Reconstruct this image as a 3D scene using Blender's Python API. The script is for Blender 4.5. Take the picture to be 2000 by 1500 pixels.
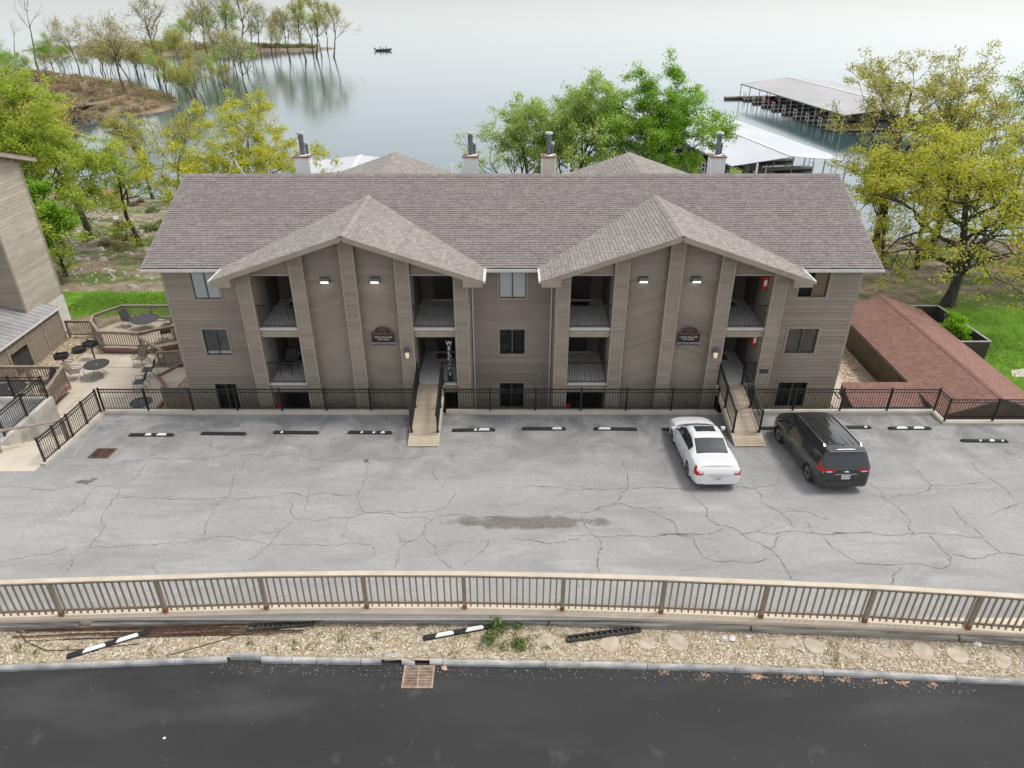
import bpy, math, random
import numpy as np
from mathutils import Vector, Matrix
for o in list(bpy.data.objects): bpy.data.objects.remove(o)
SC = bpy.context.scene; COL = SC.collection
R = math.radians
# ---------------------------------------------------------------- camera, sky, sun, exposure
cam = bpy.data.cameras.new('camera'); camo = bpy.data.objects.new('camera', cam); COL.objects.link(camo)
camo.location = (0, 0, 16.6); camo.rotation_euler = (R(90 - 29.5), 0, 0)
cam.sensor_width = 36; cam.lens = 36 * 1387 / 2000; cam.clip_end = 20000; cam.clip_start = 0.2
SC.camera = camo
SUN_EL, SUN_AZ = 62, 72          # azimuth measured from +y (ahead) towards +x (right)
W = bpy.data.worlds.new('World'); SC.world = W; W.use_nodes = True
nt = W.node_tree; bg = nt.nodes['Background']
sky = nt.nodes.new('ShaderNodeTexSky'); sky.sky_type = 'NISHITA'; sky.sun_disc = False
sky.sun_elevation = R(SUN_EL); sky.sun_rotation = R(SUN_AZ)
sky.air_density = 1.0; sky.dust_density = 1.6; sky.ozone_density = 1.0; sky.altitude = 200
hs = nt.nodes.new('ShaderNodeHueSaturation'); hs.inputs['Saturation'].default_value = 0.22
nt.links.new(sky.outputs[0], hs.inputs['Color']); nt.links.new(hs.outputs[0], bg.inputs['Color'])
bg.inputs['Strength'].default_value = 0.15
sl = bpy.data.lights.new('sun', 'SUN'); sl.energy = 1.3; sl.angle = R(14); sl.color = (1.0, 0.96, 0.9)
so = bpy.data.objects.new('sun', sl); COL.objects.link(so)
sd = Vector((math.cos(R(SUN_EL)) * math.sin(R(SUN_AZ)), math.cos(R(SUN_EL)) * math.cos(R(SUN_AZ)), math.sin(R(SUN_EL))))
so.rotation_euler = sd.to_track_quat('Z', 'Y').to_euler(); so.location = sd * 80
SC.view_settings.view_transform = 'Standard'; SC.view_settings.look = 'None'
SC.view_settings.exposure = 0.70; SC.view_settings.gamma = 1
SC.render.resolution_x = 1024; SC.render.resolution_y = 768
# ---------------------------------------------------------------- materials
MATS = {}
def _n(t, k, **kw):
    n = t.nodes.new(k)
    for a, b in kw.items(): setattr(n, a, b)
    return n
def pm(name, c1, c2=None, scale=3.0, rough=.8, bump=0, bscale=20, metal=0, attr=False, rand=0, stretch=(1, 1, 1), spec=.5, detail=6, contrast=(.35, .65), emit=None, trans=0, coat=0):
    if name in MATS: return MATS[name]
    m = bpy.data.materials.new(name); m.use_nodes = True; t = m.node_tree; b = t.nodes['Principled BSDF']; L = t.links.new
    b.inputs['Roughness'].default_value = rough; b.inputs['Metallic'].default_value = metal
    b.inputs['Specular IOR Level'].default_value = spec; b.inputs['Coat Weight'].default_value = coat
    tc = _n(t, 'ShaderNodeTexCoord'); mp = _n(t, 'ShaderNodeMapping'); mp.inputs['Scale'].default_value = stretch
    L(tc.outputs['Object'], mp.inputs['Vector'])
    nz = _n(t, 'ShaderNodeTexNoise'); nz.inputs['Scale'].default_value = scale; nz.inputs['Detail'].default_value = detail
    L(mp.outputs[0], nz.inputs['Vector'])
    cr = _n(t, 'ShaderNodeValToRGB'); cr.color_ramp.elements[0].position = contrast[0]; cr.color_ramp.elements[1].position = contrast[1]
    cr.color_ramp.elements[0].color = (*c1, 1); cr.color_ramp.elements[1].color = (*(c2 or c1), 1)
    L(nz.outputs['Fac'], cr.inputs['Fac']); out = cr.outputs['Color']
    if attr:
        at = _n(t, 'ShaderNodeVertexColor', layer_name='Col'); mx = _n(t, 'ShaderNodeMix', data_type='RGBA', blend_type='MULTIPLY'); mx.inputs[0].default_value = 1
        L(out, mx.inputs[6]); L(at.outputs['Color'], mx.inputs[7]); out = mx.outputs[2]
    if rand:
        oi = _n(t, 'ShaderNodeObjectInfo'); mr = _n(t, 'ShaderNodeMapRange'); mr.inputs['To Min'].default_value = 1 - rand; mr.inputs['To Max'].default_value = 1 + rand
        L(oi.outputs['Random'], mr.inputs['Value']); mx = _n(t, 'ShaderNodeMix', data_type='RGBA', blend_type='MULTIPLY'); mx.inputs[0].default_value = 1
        L(out, mx.inputs[6]); L(mr.outputs[0], mx.inputs[7]); out = mx.outputs[2]
    L(out, b.inputs['Base Color'])
    if bump:
        n2 = _n(t, 'ShaderNodeTexNoise'); n2.inputs['Scale'].default_value = bscale; n2.inputs['Detail'].default_value = 5; L(mp.outputs[0], n2.inputs['Vector'])
        bp = _n(t, 'ShaderNodeBump'); bp.inputs['Strength'].default_value = bump; bp.inputs['Distance'].default_value = .03
        L(n2.outputs['Fac'], bp.inputs['Height']); L(bp.outputs[0], b.inputs['Normal'])
    if emit:
        b.inputs['Emission Color'].default_value = (*emit[0], 1); b.inputs['Emission Strength'].default_value = emit[1]
    if trans:   # leaves: some light passes through
        tr = _n(t, 'ShaderNodeBsdfTranslucent'); L(out, tr.inputs['Color']); ms = _n(t, 'ShaderNodeMixShader'); ms.inputs[0].default_value = trans
        L(b.outputs[0], ms.inputs[1]); L(tr.outputs[0], ms.inputs[2]); L(ms.outputs[0], t.nodes['Material Output'].inputs['Surface'])
    MATS[name] = m; return m
siding = pm('siding_taupe', (.272, .230, .180), (.315, .268, .213), .5, .75, .15, 60, attr=True, stretch=(1, 1, 1.5))
siding_d = pm('siding_diagonal', (.262, .222, .172), (.312, .266, .21), .6, .75, .15, 60, attr=True)
trimm = pm('trim_taupe', (.305, .258, .202), (.358, .306, .246), 2, .7, .1, 50)
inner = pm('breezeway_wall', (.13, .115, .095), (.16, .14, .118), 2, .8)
shing = pm('shingle', (.222, .194, .181), (.278, .246, .232), 8, .95, .3, 90, attr=True, spec=.2)
shing2 = pm('shingle_light', (.265, .238, .21), (.32, .29, .262), 8, .95, .3, 90, attr=True, spec=.2)
redsh = pm('shingle_red', (.24, .13, .105), (.29, .162, .132), 3, .95, .3, 90, attr=True, spec=.2)
white = pm('white_metal', (.72, .73, .72), (.8, .8, .79), 3, .4)
gutter = pm('gutter', (.62, .6, .56), (.72, .7, .66), 3, .45)
blackm = pm('black_metal', (.012, .012, .013), (.02, .02, .02), 4, .42)
glass = pm('window_glass', (.015, .017, .018), (.03, .032, .03), 1, .06, spec=.8)
blind = pm('blind', (.80, .84, .81), (.86, .89, .86), 2, .7)
door_m = pm('door_dark', (.028, .022, .018), (.04, .03, .025), 4, .5)
conc = pm('concrete', (.50, .45, .375), (.60, .545, .46), 1.5, .9, .2, 60)
concp = pm('patio_concrete', (.50, .43, .345), (.59, .515, .42), .9, .9, .15, 60, rand=.06)
concg = pm('concrete_stained', (.25, .25, .24), (.55, .52, .46), 1.1, .9, .2, 40, contrast=(.3, .6))
wood_f = pm('fence_wood', (.25, .205, .15), (.33, .275, .21), 3, .75, .2, 40, rand=.08, stretch=(1, 1, .3))
wood_cap = pm('fence_cap', (.49, .415, .315), (.57, .49, .385), 2.5, .75, .15, 40, rand=.04)  # cap paler than posts: faded paint, with sky light painted into the tone
wood_d = pm('deck_rail_wood', (.22, .175, .125), (.32, .265, .2), 3, .8, .2, 40, rand=.1)
wood_r = pm('red_stain_wood', (.22, .12, .095), (.3, .17, .14), 3, .8, .2, 40)
plank_m = pm('ramp_plank', (.36, .28, .19), (.50, .42, .32), 4, .75, .2, 50, rand=.14, stretch=(.6, 6, 1))
timber_m = pm('old_timber', (.16, .145, .125), (.36, .33, .29), 2, .9, .5, 30, stretch=(.5, 4, 6), rand=.1)
rust = pm('rust', (.2, .075, .03), (.3, .13, .06), 12, .9, .3, 60)
rubber = pm('rubber_black', (.012, .012, .013), (.022, .022, .022), 8, .6, .2, 80)
paintw = pm('white_paint', (.7, .7, .68), (.8, .8, .78), 10, .6)
steel = pm('flue_steel', (.13, .145, .16), (.2, .215, .23), 3, .4, metal=.5)
bark = pm('bark', (.035, .028, .022), (.085, .072, .058), 6, .95, .5, 30, stretch=(1, 1, .25))
barkp = pm('bark_pale', (.07, .06, .05), (.14, .125, .108), 5, .95, .4, 30, stretch=(1, 1, .25))
rockm = pm('rock', (.3, .28, .25), (.58, .55, .5), 3, .9, .4, 20, rand=.15)
def leafm(n, c): return pm('leaf_' + n, tuple(.8 * v for v in c), tuple(1.15 * v for v in c), .8, .6, attr=True, trans=.42, spec=.25)
# ---------------------------------------------------------------- mesh helpers
class MB:
    def __init__(s): s.v = []; s.f = []; s.c = []
    def add(s, vs, fs, col=None):
        b = len(s.v); s.v += [tuple(p) for p in vs]; s.f += [tuple(i + b for i in f) for f in fs]
        s.c += [col if col is not None else 1.0] * len(fs); return s
    def box(s, x0, x1, y0, y1, z0, z1, col=None):
        return s.add([(x0, y0, z0), (x1, y0, z0), (x1, y1, z0), (x0, y1, z0), (x0, y0, z1), (x1, y0, z1), (x1, y1, z1), (x0, y1, z1)],
                     [(0, 3, 2, 1), (4, 5, 6, 7), (0, 1, 5, 4), (1, 2, 6, 5), (2, 3, 7, 6), (3, 0, 4, 7)], col)
    def bar(s, p, q, w, h, up=(0, 0, 1), col=None):
        p = Vector(p); q = Vector(q); d = (q - p).normalized(); u = Vector(up); x = d.cross(u)
        if x.length < 1e-4: x = Vector((1, 0, 0))
        x.normalize(); u = x.cross(d).normalized(); x = x * w / 2; u = u * h / 2
        return s.add([p - x - u, p + x - u, p + x + u, p - x + u, q - x - u, q + x - u, q + x + u, q - x + u],
                     [(0, 1, 2, 3), (7, 6, 5, 4), (0, 4, 5, 1), (1, 5, 6, 2), (2, 6, 7, 3), (3, 7, 4, 0)], col)
    def tube(s, pts, rad, n=8, cap=True, col=None):
        pts = [Vector(p) for p in pts]; rad = rad if hasattr(rad, '__len__') else [rad] * len(pts); vs = []; fs = []
        for i, p in enumerate(pts):
            d = (pts[min(i + 1, len(pts) - 1)] - pts[max(i - 1, 0)]).normalized()
            a = d.cross(Vector((0, 0, 1)) if abs(d.z) < .95 else Vector((1, 0, 0))).normalized(); b = d.cross(a)
            for k in range(n):
                t = 2 * math.pi * k / n; vs.append(p + (a * math.cos(t) + b * math.sin(t)) * rad[i])
        for i in range(len(pts) - 1):
            for k in range(n): fs.append((i * n + k, i * n + (k + 1) % n, (i + 1) * n + (k + 1) % n, (i + 1) * n + k))
        if cap: fs.append(tuple(range(n))[::-1]); fs.append(tuple((len(pts) - 1) * n + k for k in range(n)))
        return s.add(vs, fs, col)
    def prism(s, poly, vec, col=None):
        n = len(poly); vec = Vector(vec); a = [Vector(p) for p in poly]
        return s.add(a + [p + vec for p in a], [tuple(range(n))[::-1], tuple(range(n, 2 * n))] + [(i, (i + 1) % n, n + (i + 1) % n, n + i) for i in range(n)], col)
    def quad(s, a, b, c, d, col=None): return s.add([a, b, c, d], [(0, 1, 2, 3)], col)
    def mesh(s, name, mat, smooth=False):
        me = bpy.data.meshes.new(name); me.from_pydata(s.v, [], s.f); me.materials.append(mat)
        if any(c != 1.0 for c in s.c):
            ca = me.color_attributes.new('Col', 'FLOAT_COLOR', 'CORNER'); arr = []
            for f, c in zip(s.f, s.c):
                cc = (c, c, c, 1) if not hasattr(c, '__len__') else (*c, 1); arr += list(cc) * len(f)
            ca.data.foreach_set('color', arr)
        else:
            ca = me.color_attributes.new('Col', 'FLOAT_COLOR', 'CORNER'); ca.data.foreach_set('color', [1.0] * 4 * len(me.loops))
        if smooth: me.polygons.foreach_set('use_smooth', [True] * len(me.polygons))
        me.update(); return me
    def build(s, name, mat, parent=None, smooth=False, bevel=0, loc=None, **tags):
        o = put(name, s.mesh(name, mat, smooth), parent, loc)
        if bevel:
            b = o.modifiers.new('bevel', 'BEVEL'); b.width = bevel; b.segments = 2; b.limit_method = 'ANGLE'
        if tags: tag(o, **tags)
        return o
def put(name, me, parent=None, loc=None, rot=None):
    o = bpy.data.objects.new(name, me); COL.objects.link(o)
    if parent is not None: o.parent = parent
    if loc is not None: o.location = loc
    if rot is not None: o.rotation_euler = rot
    return o
def tag(o, label=None, cat=None, group=None, kind=None):
    if label: o['label'] = label
    if cat: o['category'] = cat
    if group: o['group'] = group
    if kind: o['kind'] = kind
    return o
def thing(name, label, cat, loc=(0, 0, 0), rz=0, group=None):
    o = put(name, None, None, loc, (0, 0, rz)); o.empty_display_size = .2
    return tag(o, label, cat, group)
def bx(*a): return MB().box(*a)
rnd = random.Random(7)
# ---------------------------------------------------------------- ground, lot, road
LS, LY = .09, 26.3
def lotz(y): return max(0.0, LS * (LY - y))
def shore(x): return float(np.interp(x, [-90, -60, -50, -20, 10, 30, 45, 90], [104, 100, 95, 90, 86, 80, 76, 74]))
_rs = np.random.RandomState(3); _ph = _rs.rand(6, 3) * 6.28; _fr = _rs.uniform(.08, .5, (6, 2))
def wob(x, y): return sum(math.sin(x * f[0] + p[0]) * math.cos(y * f[1] + p[1]) for f, p in zip(_fr, _ph)) / 6
def groundz(x, y):
    if y < 40.0: z = -1.83 - (.02 * max(0, y - 30) if x > 16 else 0)
    else:
        s = shore(x); z = float(np.interp(y, [40, 45, 64, s - 6, s, s + 12], [-1.83, -1.95, -4.2, -7.3, -8.02, -11]))
        z += wob(x, y) * min(.7, max(0, (y - 46) * .06))
    return z
def sheet(name, xs, ys, zf, mat, kind='structure', smooth=True, skip=None):
    vs = [(x, y, zf(x, y)) for y in ys for x in xs]; n = len(xs); fs = []
    for j in range(len(ys) - 1):
        for i in range(n - 1):
            if skip and skip((xs[i] + xs[i + 1]) / 2, (ys[j] + ys[j + 1]) / 2): continue
            fs.append((j * n + i, j * n + i + 1, (j + 1) * n + i + 1, (j + 1) * n + i))
    o = MB().add(vs, fs).build(name, mat, smooth=smooth); o['kind'] = kind; return o
def ground_mat():
    m = bpy.data.materials.new('ground_soil_grass'); m.use_nodes = True; t = m.node_tree; b = t.nodes['Principled BSDF']; L = t.links.new
    b.inputs['Roughness'].default_value = .95; b.inputs['Specular IOR Level'].default_value = .15
    tc = _n(t, 'ShaderNodeTexCoord'); P = tc.outputs['Object']
    def noise(s, d=6, rough=.6):
        n = _n(t, 'ShaderNodeTexNoise'); n.inputs['Scale'].default_value = s; n.inputs['Detail'].default_value = d; n.inputs['Roughness'].default_value = rough; L(P, n.inputs['Vector']); return n.outputs['Fac']
    def ramp(v, p0, p1, c0=(0, 0, 0), c1=(1, 1, 1)):
        r = _n(t, 'ShaderNodeValToRGB'); r.color_ramp.elements[0].position = p0; r.color_ramp.elements[1].position = p1
        r.color_ramp.elements[0].color = (*c0, 1); r.color_ramp.elements[1].color = (*c1, 1); L(v, r.inputs['Fac']); return r.outputs['Color']
    def mix(f, a, c, bt='MIX'):
        x = _n(t, 'ShaderNodeMix', data_type='RGBA', blend_type=bt)
        if isinstance(f, float): x.inputs[0].default_value = f
        else: L(f, x.inputs[0])
        for s, i in ((a, 6), (c, 7)):
            if isinstance(s, tuple): x.inputs[i].default_value = (*s, 1)
            else: L(s, x.inputs[i])
        return x.outputs[2]
    def math_(op, a, c):
        x = _n(t, 'ShaderNodeMath', operation=op)
        for s, i in ((a, 0), (c, 1)):
            if isinstance(s, (int, float)): x.inputs[i].default_value = s
            else: L(s, x.inputs[i])
        return x.outputs[0]
    soil = ramp(noise(.9), .35, .7, (.17, .125, .085), (.36, .30, .22))
    grassc = ramp(noise(2.2), .3, .7, (.055, .095, .02), (.15, .18, .045))
    gm = ramp(noise(.22, 8, .7), .47, .56)
    c = mix(gm, soil, grassc)
    c = mix(ramp(noise(.16, 3), .62, .68), c, (.36, .19, .09))        # bare orange earth
    c = mix(ramp(noise(5, 4), .63, .68), c, (.45, .42, .37))          # stone bits
    sp = _n(t, 'ShaderNodeSeparateXYZ'); L(P, sp.inputs[0])
    # mown lawn: band behind the terrace and the yard on the right
    wv = math_('MULTIPLY', math_('SUBTRACT', noise(.5, 4), .5), 3.0)
    yy = math_('ADD', sp.outputs['Y'], wv)
    def band(v, lo, hi): return math_('MULTIPLY', math_('GREATER_THAN', v, lo), math_('LESS_THAN', v, hi))
    lawnL = math_('MULTIPLY', band(yy, 41.2, 46.0), math_('LESS_THAN', sp.outputs['X'], -10.0))
    xx = math_('ADD', sp.outputs['X'], wv)
    lawnR = math_('MULTIPLY', band(yy, 20.0, 43.0), math_('GREATER_THAN', xx, 25.3))
    lawn = math_('MAXIMUM', lawnL, lawnR)
    lg = ramp(noise(1.3, 6), .3, .72, (.07, .17, .012), (.16, .28, .03))
    c = mix(lawn, c, lg)
    L(c, b.inputs['Base Color'])
    bp = _n(t, 'ShaderNodeBump'); bp.inputs['Strength'].default_value = .7; bp.inputs['Distance'].default_value = .12; L(noise(3, 8), bp.inputs['Height']); L(bp.outputs[0], b.inputs['Normal'])
    return m
gm_ = ground_mat()
xs = list(np.arange(-110, 111, 1.5)); ys = list(np.arange(-60, 26, 8.0)) + list(np.arange(26, 112, 1.0))
sheet('ground', xs, ys, groundz, gm_)

def asphalt_old():
    m = bpy.data.materials.new('old_asphalt'); m.use_nodes = True; t = m.node_tree; b = t.nodes['Principled BSDF']; L = t.links.new
    b.inputs['Roughness'].default_value = .9; b.inputs['Specular IOR Level'].default_value = .25
    tc = _n(t, 'ShaderNodeTexCoord'); P = tc.outputs['Object']
    def noise(s, d=6, sc=(1, 1, 1), rough=.55, dist=0.0, off=(0, 0, 0)):
        mp = _n(t, 'ShaderNodeMapping'); mp.inputs['Scale'].default_value = sc; mp.inputs['Location'].default_value = off; L(P, mp.inputs[0])
        n = _n(t, 'ShaderNodeTexNoise'); n.inputs['Scale'].default_value = s; n.inputs['Detail'].default_value = d; n.inputs['Roughness'].default_value = rough; n.inputs['Distortion'].default_value = dist
        L(mp.outputs[0], n.inputs['Vector']); return n.outputs['Fac']
    def ramp(v, p0, p1, c0=(0, 0, 0), c1=(1, 1, 1)):
        r = _n(t, 'ShaderNodeValToRGB'); r.color_ramp.elements[0].position = p0; r.color_ramp.elements[1].position = p1
        r.color_ramp.elements[0].color = (*c0, 1); r.color_ramp.elements[1].color = (*c1, 1); L(v, r.inputs['Fac']); return r.outputs['Color']
    def mix(f, a, c, bt='MIX'):
        x = _n(t, 'ShaderNodeMix', data_type='RGBA', blend_type=bt)
        if isinstance(f, float): x.inputs[0].default_value = f
        else: L(f, x.inputs[0])
        for s, i in ((a, 6), (c, 7)):
            if isinstance(s, tuple): x.inputs[i].default_value = (*s, 1)
            else: L(s, x.inputs[i])
        return x.outputs[2]
    def mth(op, a, c):
        x = _n(t, 'ShaderNodeMath', operation=op)
        for s, i in ((a, 0), (c, 1)):
            if isinstance(s, (int, float)): x.inputs[i].default_value = s
            else: L(s, x.inputs[i])
        return x.outputs[0]
    base = ramp(noise(.28, 5, (1, 1.6, 1)), .32, .68, (.285, .28, .268), (.37, .362, .342))
    base = mix(ramp(noise(.55, 6, (.35, 1.6, 1), .6, .8), .52, .72), base, (.24, .24, .24))       # sealer wear
    base = mix(ramp(noise(60, 3), .35, .75), base, mix(.5, base, (.46, .45, .43)))                  # aggregate
    base = mix(ramp(noise(7, 6, (1, 1, 1), .7), .4, .7), base, mix(.35, base, (.2, .195, .185)))
    base = mix(mth('MULTIPLY', ramp(noise(.9, 7, (.4, 1.5, 1), .65, .6, (21, 3, 0)), .58, .7), .5), base, (.45, .44, .42))
    sp = _n(t, 'ShaderNodeSeparateXYZ'); L(P, sp.inputs[0])
    # oil and damp stains in the parking bays (rows of blotches in front of the blocks)
    bay = ramp(mth('ABSOLUTE', mth('SUBTRACT', sp.outputs['Y'], 25.0), 0), .0, 1.0)
    near = _n(t, 'ShaderNodeMapRange'); L(sp.outputs['Y'], near.inputs['Value']); near.inputs['From Min'].default_value = 20.5; near.inputs['From Max'].default_value = 25.5
    st = mth('MULTIPLY', near.outputs[0], ramp(noise(.6, 7, (1, .8, 1), .65, 1.2, (4, 2, 0)), .38, .62))
    base = mix(mth('MULTIPLY', st, .8), base, (.15, .15, .152))
    st2 = ramp(noise(.35, 4, (.5, 1.3, 1), .6, .6, (11, 7, 0)), .62, .72); base = mix(mth('MULTIPLY', st2, .35), base, (.2, .2, .205))
    rb = mth('MULTIPLY', near.outputs[0], ramp(noise(.8, 5, (1, 2, 1), .6, .5, (3, 9, 0)), .66, .74)); base = mix(mth('MULTIPLY', rb, .4), base, (.3, .2, .13))
    dk = mth('MULTIPLY', near.outputs[0], ramp(noise(2.4, 3, (1, .7, 1), .5, .3, (9, 4, 0)), .64, .72)); base = mix(mth('MULTIPLY', dk, .6), base, (.1, .1, .1))
    md = ramp(noise(.42, 7, (.7, 1.2, 1), .68, 1.0, (31, 13, 0)), .5, .68); base = mix(mth('MULTIPLY', md, .38), base, (.19, .187, .18))
    # fine map cracking, everywhere faint, dense inside the broken patch
    def vor(s, off):
        nn = _n(t, 'ShaderNodeTexNoise'); nn.inputs['Scale'].default_value = 1.3; nn.inputs['Detail'].default_value = 5; L(P, nn.inputs['Vector'])
        ad = _n(t, 'ShaderNodeVectorMath', operation='MULTIPLY_ADD'); L(nn.outputs['Color'], ad.inputs[0]); ad.inputs[1].default_value = (.9, .9, 0); L(P, ad.inputs[2])
        v = _n(t, 'ShaderNodeTexVoronoi', feature='DISTANCE_TO_EDGE'); v.inputs['Scale'].default_value = s; v.voronoi_dimensions = '2D'; L(ad.outputs[0], v.inputs['Vector']); return v.outputs['Distance']
    c1 = mth('MULTIPLY', ramp(vor(.55, 0), .0, .007, (1, 1, 1), (0, 0, 0)), ramp(noise(.3, 3, off=(5, 1, 0)), .5, .6))
    base = mix(mth('MULTIPLY', c1, .3), base, (.1, .095, .085))
    dx = mth('DIVIDE', mth('SUBTRACT', sp.outputs['X'], .55), 2.9); dy = mth('DIVIDE', mth('SUBTRACT', sp.outputs['Y'], 18.62), .42)
    d2 = mth('ADD', mth('MULTIPLY', dx, dx), mth('MULTIPLY', dy, dy))
    dd = mth('ADD', d2, mth('MULTIPLY', mth('SUBTRACT', noise(1.5, 5), .5), 2.6))
    patch = ramp(dd, .45, 1.5, (1, 1, 1), (0, 0, 0))
    c2 = ramp(vor(4.5, 0), .0, .06, (1, 1, 1), (0, 0, 0))
    base = mix(mth('MULTIPLY', mth('MULTIPLY', patch, c2), .9), base, (.07, .062, .05))
    base = mix(mth('MULTIPLY', patch, .62), base, (.10, .084, .066))
    L(base, b.inputs['Base Color'])
    bp = _n(t, 'ShaderNodeBump'); bp.inputs['Strength'].default_value = .25; bp.inputs['Distance'].default_value = .02; L(noise(45, 4), bp.inputs['Height']); L(bp.outputs[0], b.inputs['Normal'])
    return m
lx = sorted(set(list(np.arange(-46, 46.1, 2.0)) + [-20.9, -18.1, 18.55]))
ly = sorted(set(list(np.arange(14.0, 26.1, 1.0)) + [23.6, 25.75, 26.3, 26.62, 27.8]))
def lot_skip(x, y):
    if -20.9 < x < -18.1 and y > 23.6: return True
    if x > -20.9 and y > 26.62: return True
    return x > 18.55 and y > 25.75
lot = sheet('parking_lot', lx, ly, lambda x, y: lotz(y), asphalt_old(), skip=lot_skip, smooth=False)

def asphalt_new():
    m = pm('new_asphalt', (.023, .0222, .0217), (.034, .0328, .032), .35, .82, .3, 120, detail=8, stretch=(.6, 1.2, 1))
    t = m.node_tree; L = t.links.new; b = t.nodes['Principled BSDF']; src = b.inputs['Base Color'].links[0].from_socket
    tc = _n(t, 'ShaderNodeTexCoord')
    def layer(src, sc, stretch, lo, hi, col, off):
        mp = _n(t, 'ShaderNodeMapping'); mp.inputs['Scale'].default_value = stretch; mp.inputs['Location'].default_value = off; L(tc.outputs['Object'], mp.inputs[0])
        n = _n(t, 'ShaderNodeTexNoise'); n.inputs['Scale'].default_value = sc; n.inputs['Detail'].default_value = 7; L(mp.outputs[0], n.inputs['Vector'])
        r = _n(t, 'ShaderNodeValToRGB'); r.color_ramp.elements[0].position = lo; r.color_ramp.elements[1].position = hi; L(n.outputs['Fac'], r.inputs[0])
        x = _n(t, 'ShaderNodeMix', data_type='RGBA'); L(r.outputs[0], x.inputs[0]); L(src, x.inputs[6]); x.inputs[7].default_value = (*col, 1); return x.outputs[2]
    src = layer(src, .5, (.5, 1.6, 1), .52, .85, (.066, .064, .062), (3, 1, 0))
    src = layer(src, 1.1, (1.2, 1, 1), .66, .84, (.085, .082, .08), (8, 2, 0))
    src = layer(src, 14, (1, 1, 1), .74, .78, (.12, .115, .11), (0, 0, 0))
    L(src, b.inputs['Base Color']); return m
def kerb_y(x): return float(np.interp(x, [-40, -13.6, -7.6, -3, 2.7, 8.1, 13.3, 40], [11.9, 12.69, 12.99, 12.9, 12.8, 12.58, 12.27, 10.6]))
def edge_y(x): return float(np.interp(x, [-40, -14.3, -5.8, 0, 7.15, 14.05, 40], [13.2, 13.98, 14.27, 14.2, 13.92, 13.5, 11.9]))
rx = list(np.arange(-60, 60.1, 1.0)); n = len(rx)
vs = []; 
for x in rx: vs += [(x, -60, .70), (x, 8, .70), (x, kerb_y(x) + .1, .70)]
MB().add(vs, [(3 * i + k, 3 * i + 3 + k, 3 * i + 4 + k, 3 * i + 1 + k) for i in range(n - 1) for k in (0, 1)]).build('road', asphalt_new())['kind'] = 'structure'
mulch = pm('mulch_bed', (.34, .265, .17), (.52, .44, .32), 7, .95, .8, 40, detail=9)
def bed_z(x, y):
    t = (y - kerb_y(x)) / max(.1, edge_y(x) - kerb_y(x)); return .80 + .08 * t + .02 * wob(x * 6, y * 6)
vs = []; K = 9
for x in np.arange(-40, 40.1, .5):
    a, e = kerb_y(x) + .02, edge_y(x) + .05
    for k in range(K): y = a + (e - a) * k / (K - 1); vs.append((x, y, bed_z(x, y)))
nn = len(vs) // K
MB().add(vs, [(i * K + k, i * K + K + k, i * K + K + k + 1, i * K + k + 1) for i in range(nn - 1) for k in range(K - 1)]).build('mulch_strip', mulch, smooth=True)['kind'] = 'structure'
# lot edge: cast concrete beam that carries the railing
vs = []
for x in rx: e = edge_y(x); vs += [(x, e - .02, .7), (x, e - .02, 1.13), (x, max(e + .34, 14.05), 1.145), (x, max(e + .34, 14.05), .8)]
MB().add(vs, [(4 * i + k, 4 * i + 4 + k, 4 * i + 5 + k, 4 * i + 1 + k) for i in range(n - 1) for k in range(3)]).build('concrete_edge_beam', pm('edge_beam_concrete', (.58, .485, .365), (.66, .565, .44), 1.5, .9, .2, 60))['kind'] = 'structure'
# kerb of rounded old segments
kerbm = pm('kerb_concrete', (.26, .26, .255), (.47, .465, .45), 2.2, .9, .5, 25, rand=.12)
kr = put('kerb', None); kr['kind'] = 'structure'
def kerb_seg(xa, xb, dy=0, rz=0, dz=0):
    m = MB(); prof = [(-.085, -.05), (-.08, .08), (-.045, .125), (.03, .13), (.075, .09), (.085, -.02)]; N = max(2, int((xb - xa) / .35)); vs = []
    for i in range(N + 1):
        x = xa + (xb - xa) * i / N; y0 = kerb_y(x) + dy + rz * (x - xa)
        for (a, h) in prof: vs.append((x, y0 + a + rnd.uniform(-.008, .008), .70 + dz + h + rnd.uniform(-.008, .008)))
    p = len(prof); fs = [(i * p + k, (i + 1) * p + k, (i + 1) * p + k + 1, i * p + k + 1) for i in range(N) for k in range(p - 1)] + [tuple(range(p)), tuple(N * p + k for k in range(p))[::-1]]
    m.add(vs, fs).build('kerb_segment', kerbm, kr, smooth=False)
cuts = [-40, -30, -22, -15, -11.2, -9.0, -7.65]
for a, c in zip(cuts, cuts[1:]): kerb_seg(a, c - .015)
kerb_seg(-7.6, -6.75, .1, -.03, .02); kerb_seg(-6.72, -5.9); kerb_seg(-5.88, -5.25); kerb_seg(-5.23, -4.05); kerb_seg(-4.03, -3.5); kerb_seg(-3.45, -3.0, .13, .12, .01); kerb_seg(-2.95, -2.6, 0.02, -.25, -.01); kerb_seg(-2.2, -1.85, .02)
cuts = [-1.83, .9, 3.6, 5.9, 8.2, 9.9, 11.6, 14.5, 20, 30, 40]
for a, c in zip(cuts, cuts[1:]): kerb_seg(a, c - .015)
# timbers along the foot of the edge beam
te = put('timber_edging', None); te['kind'] = 'structure'
for a, c in [(-20, -15.2), (-15.1, -12.1), (-11.75, -5.6), (-5.35, 1.0), (1.05, 6.6), (6.65, 12.2), (12.25, 19)]:
    MB().bar((a, edge_y(a) - .10, .93), (c, edge_y(c) - .10, .93), .14, .2).build('timber', timber_m, te, bevel=.012)
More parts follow.
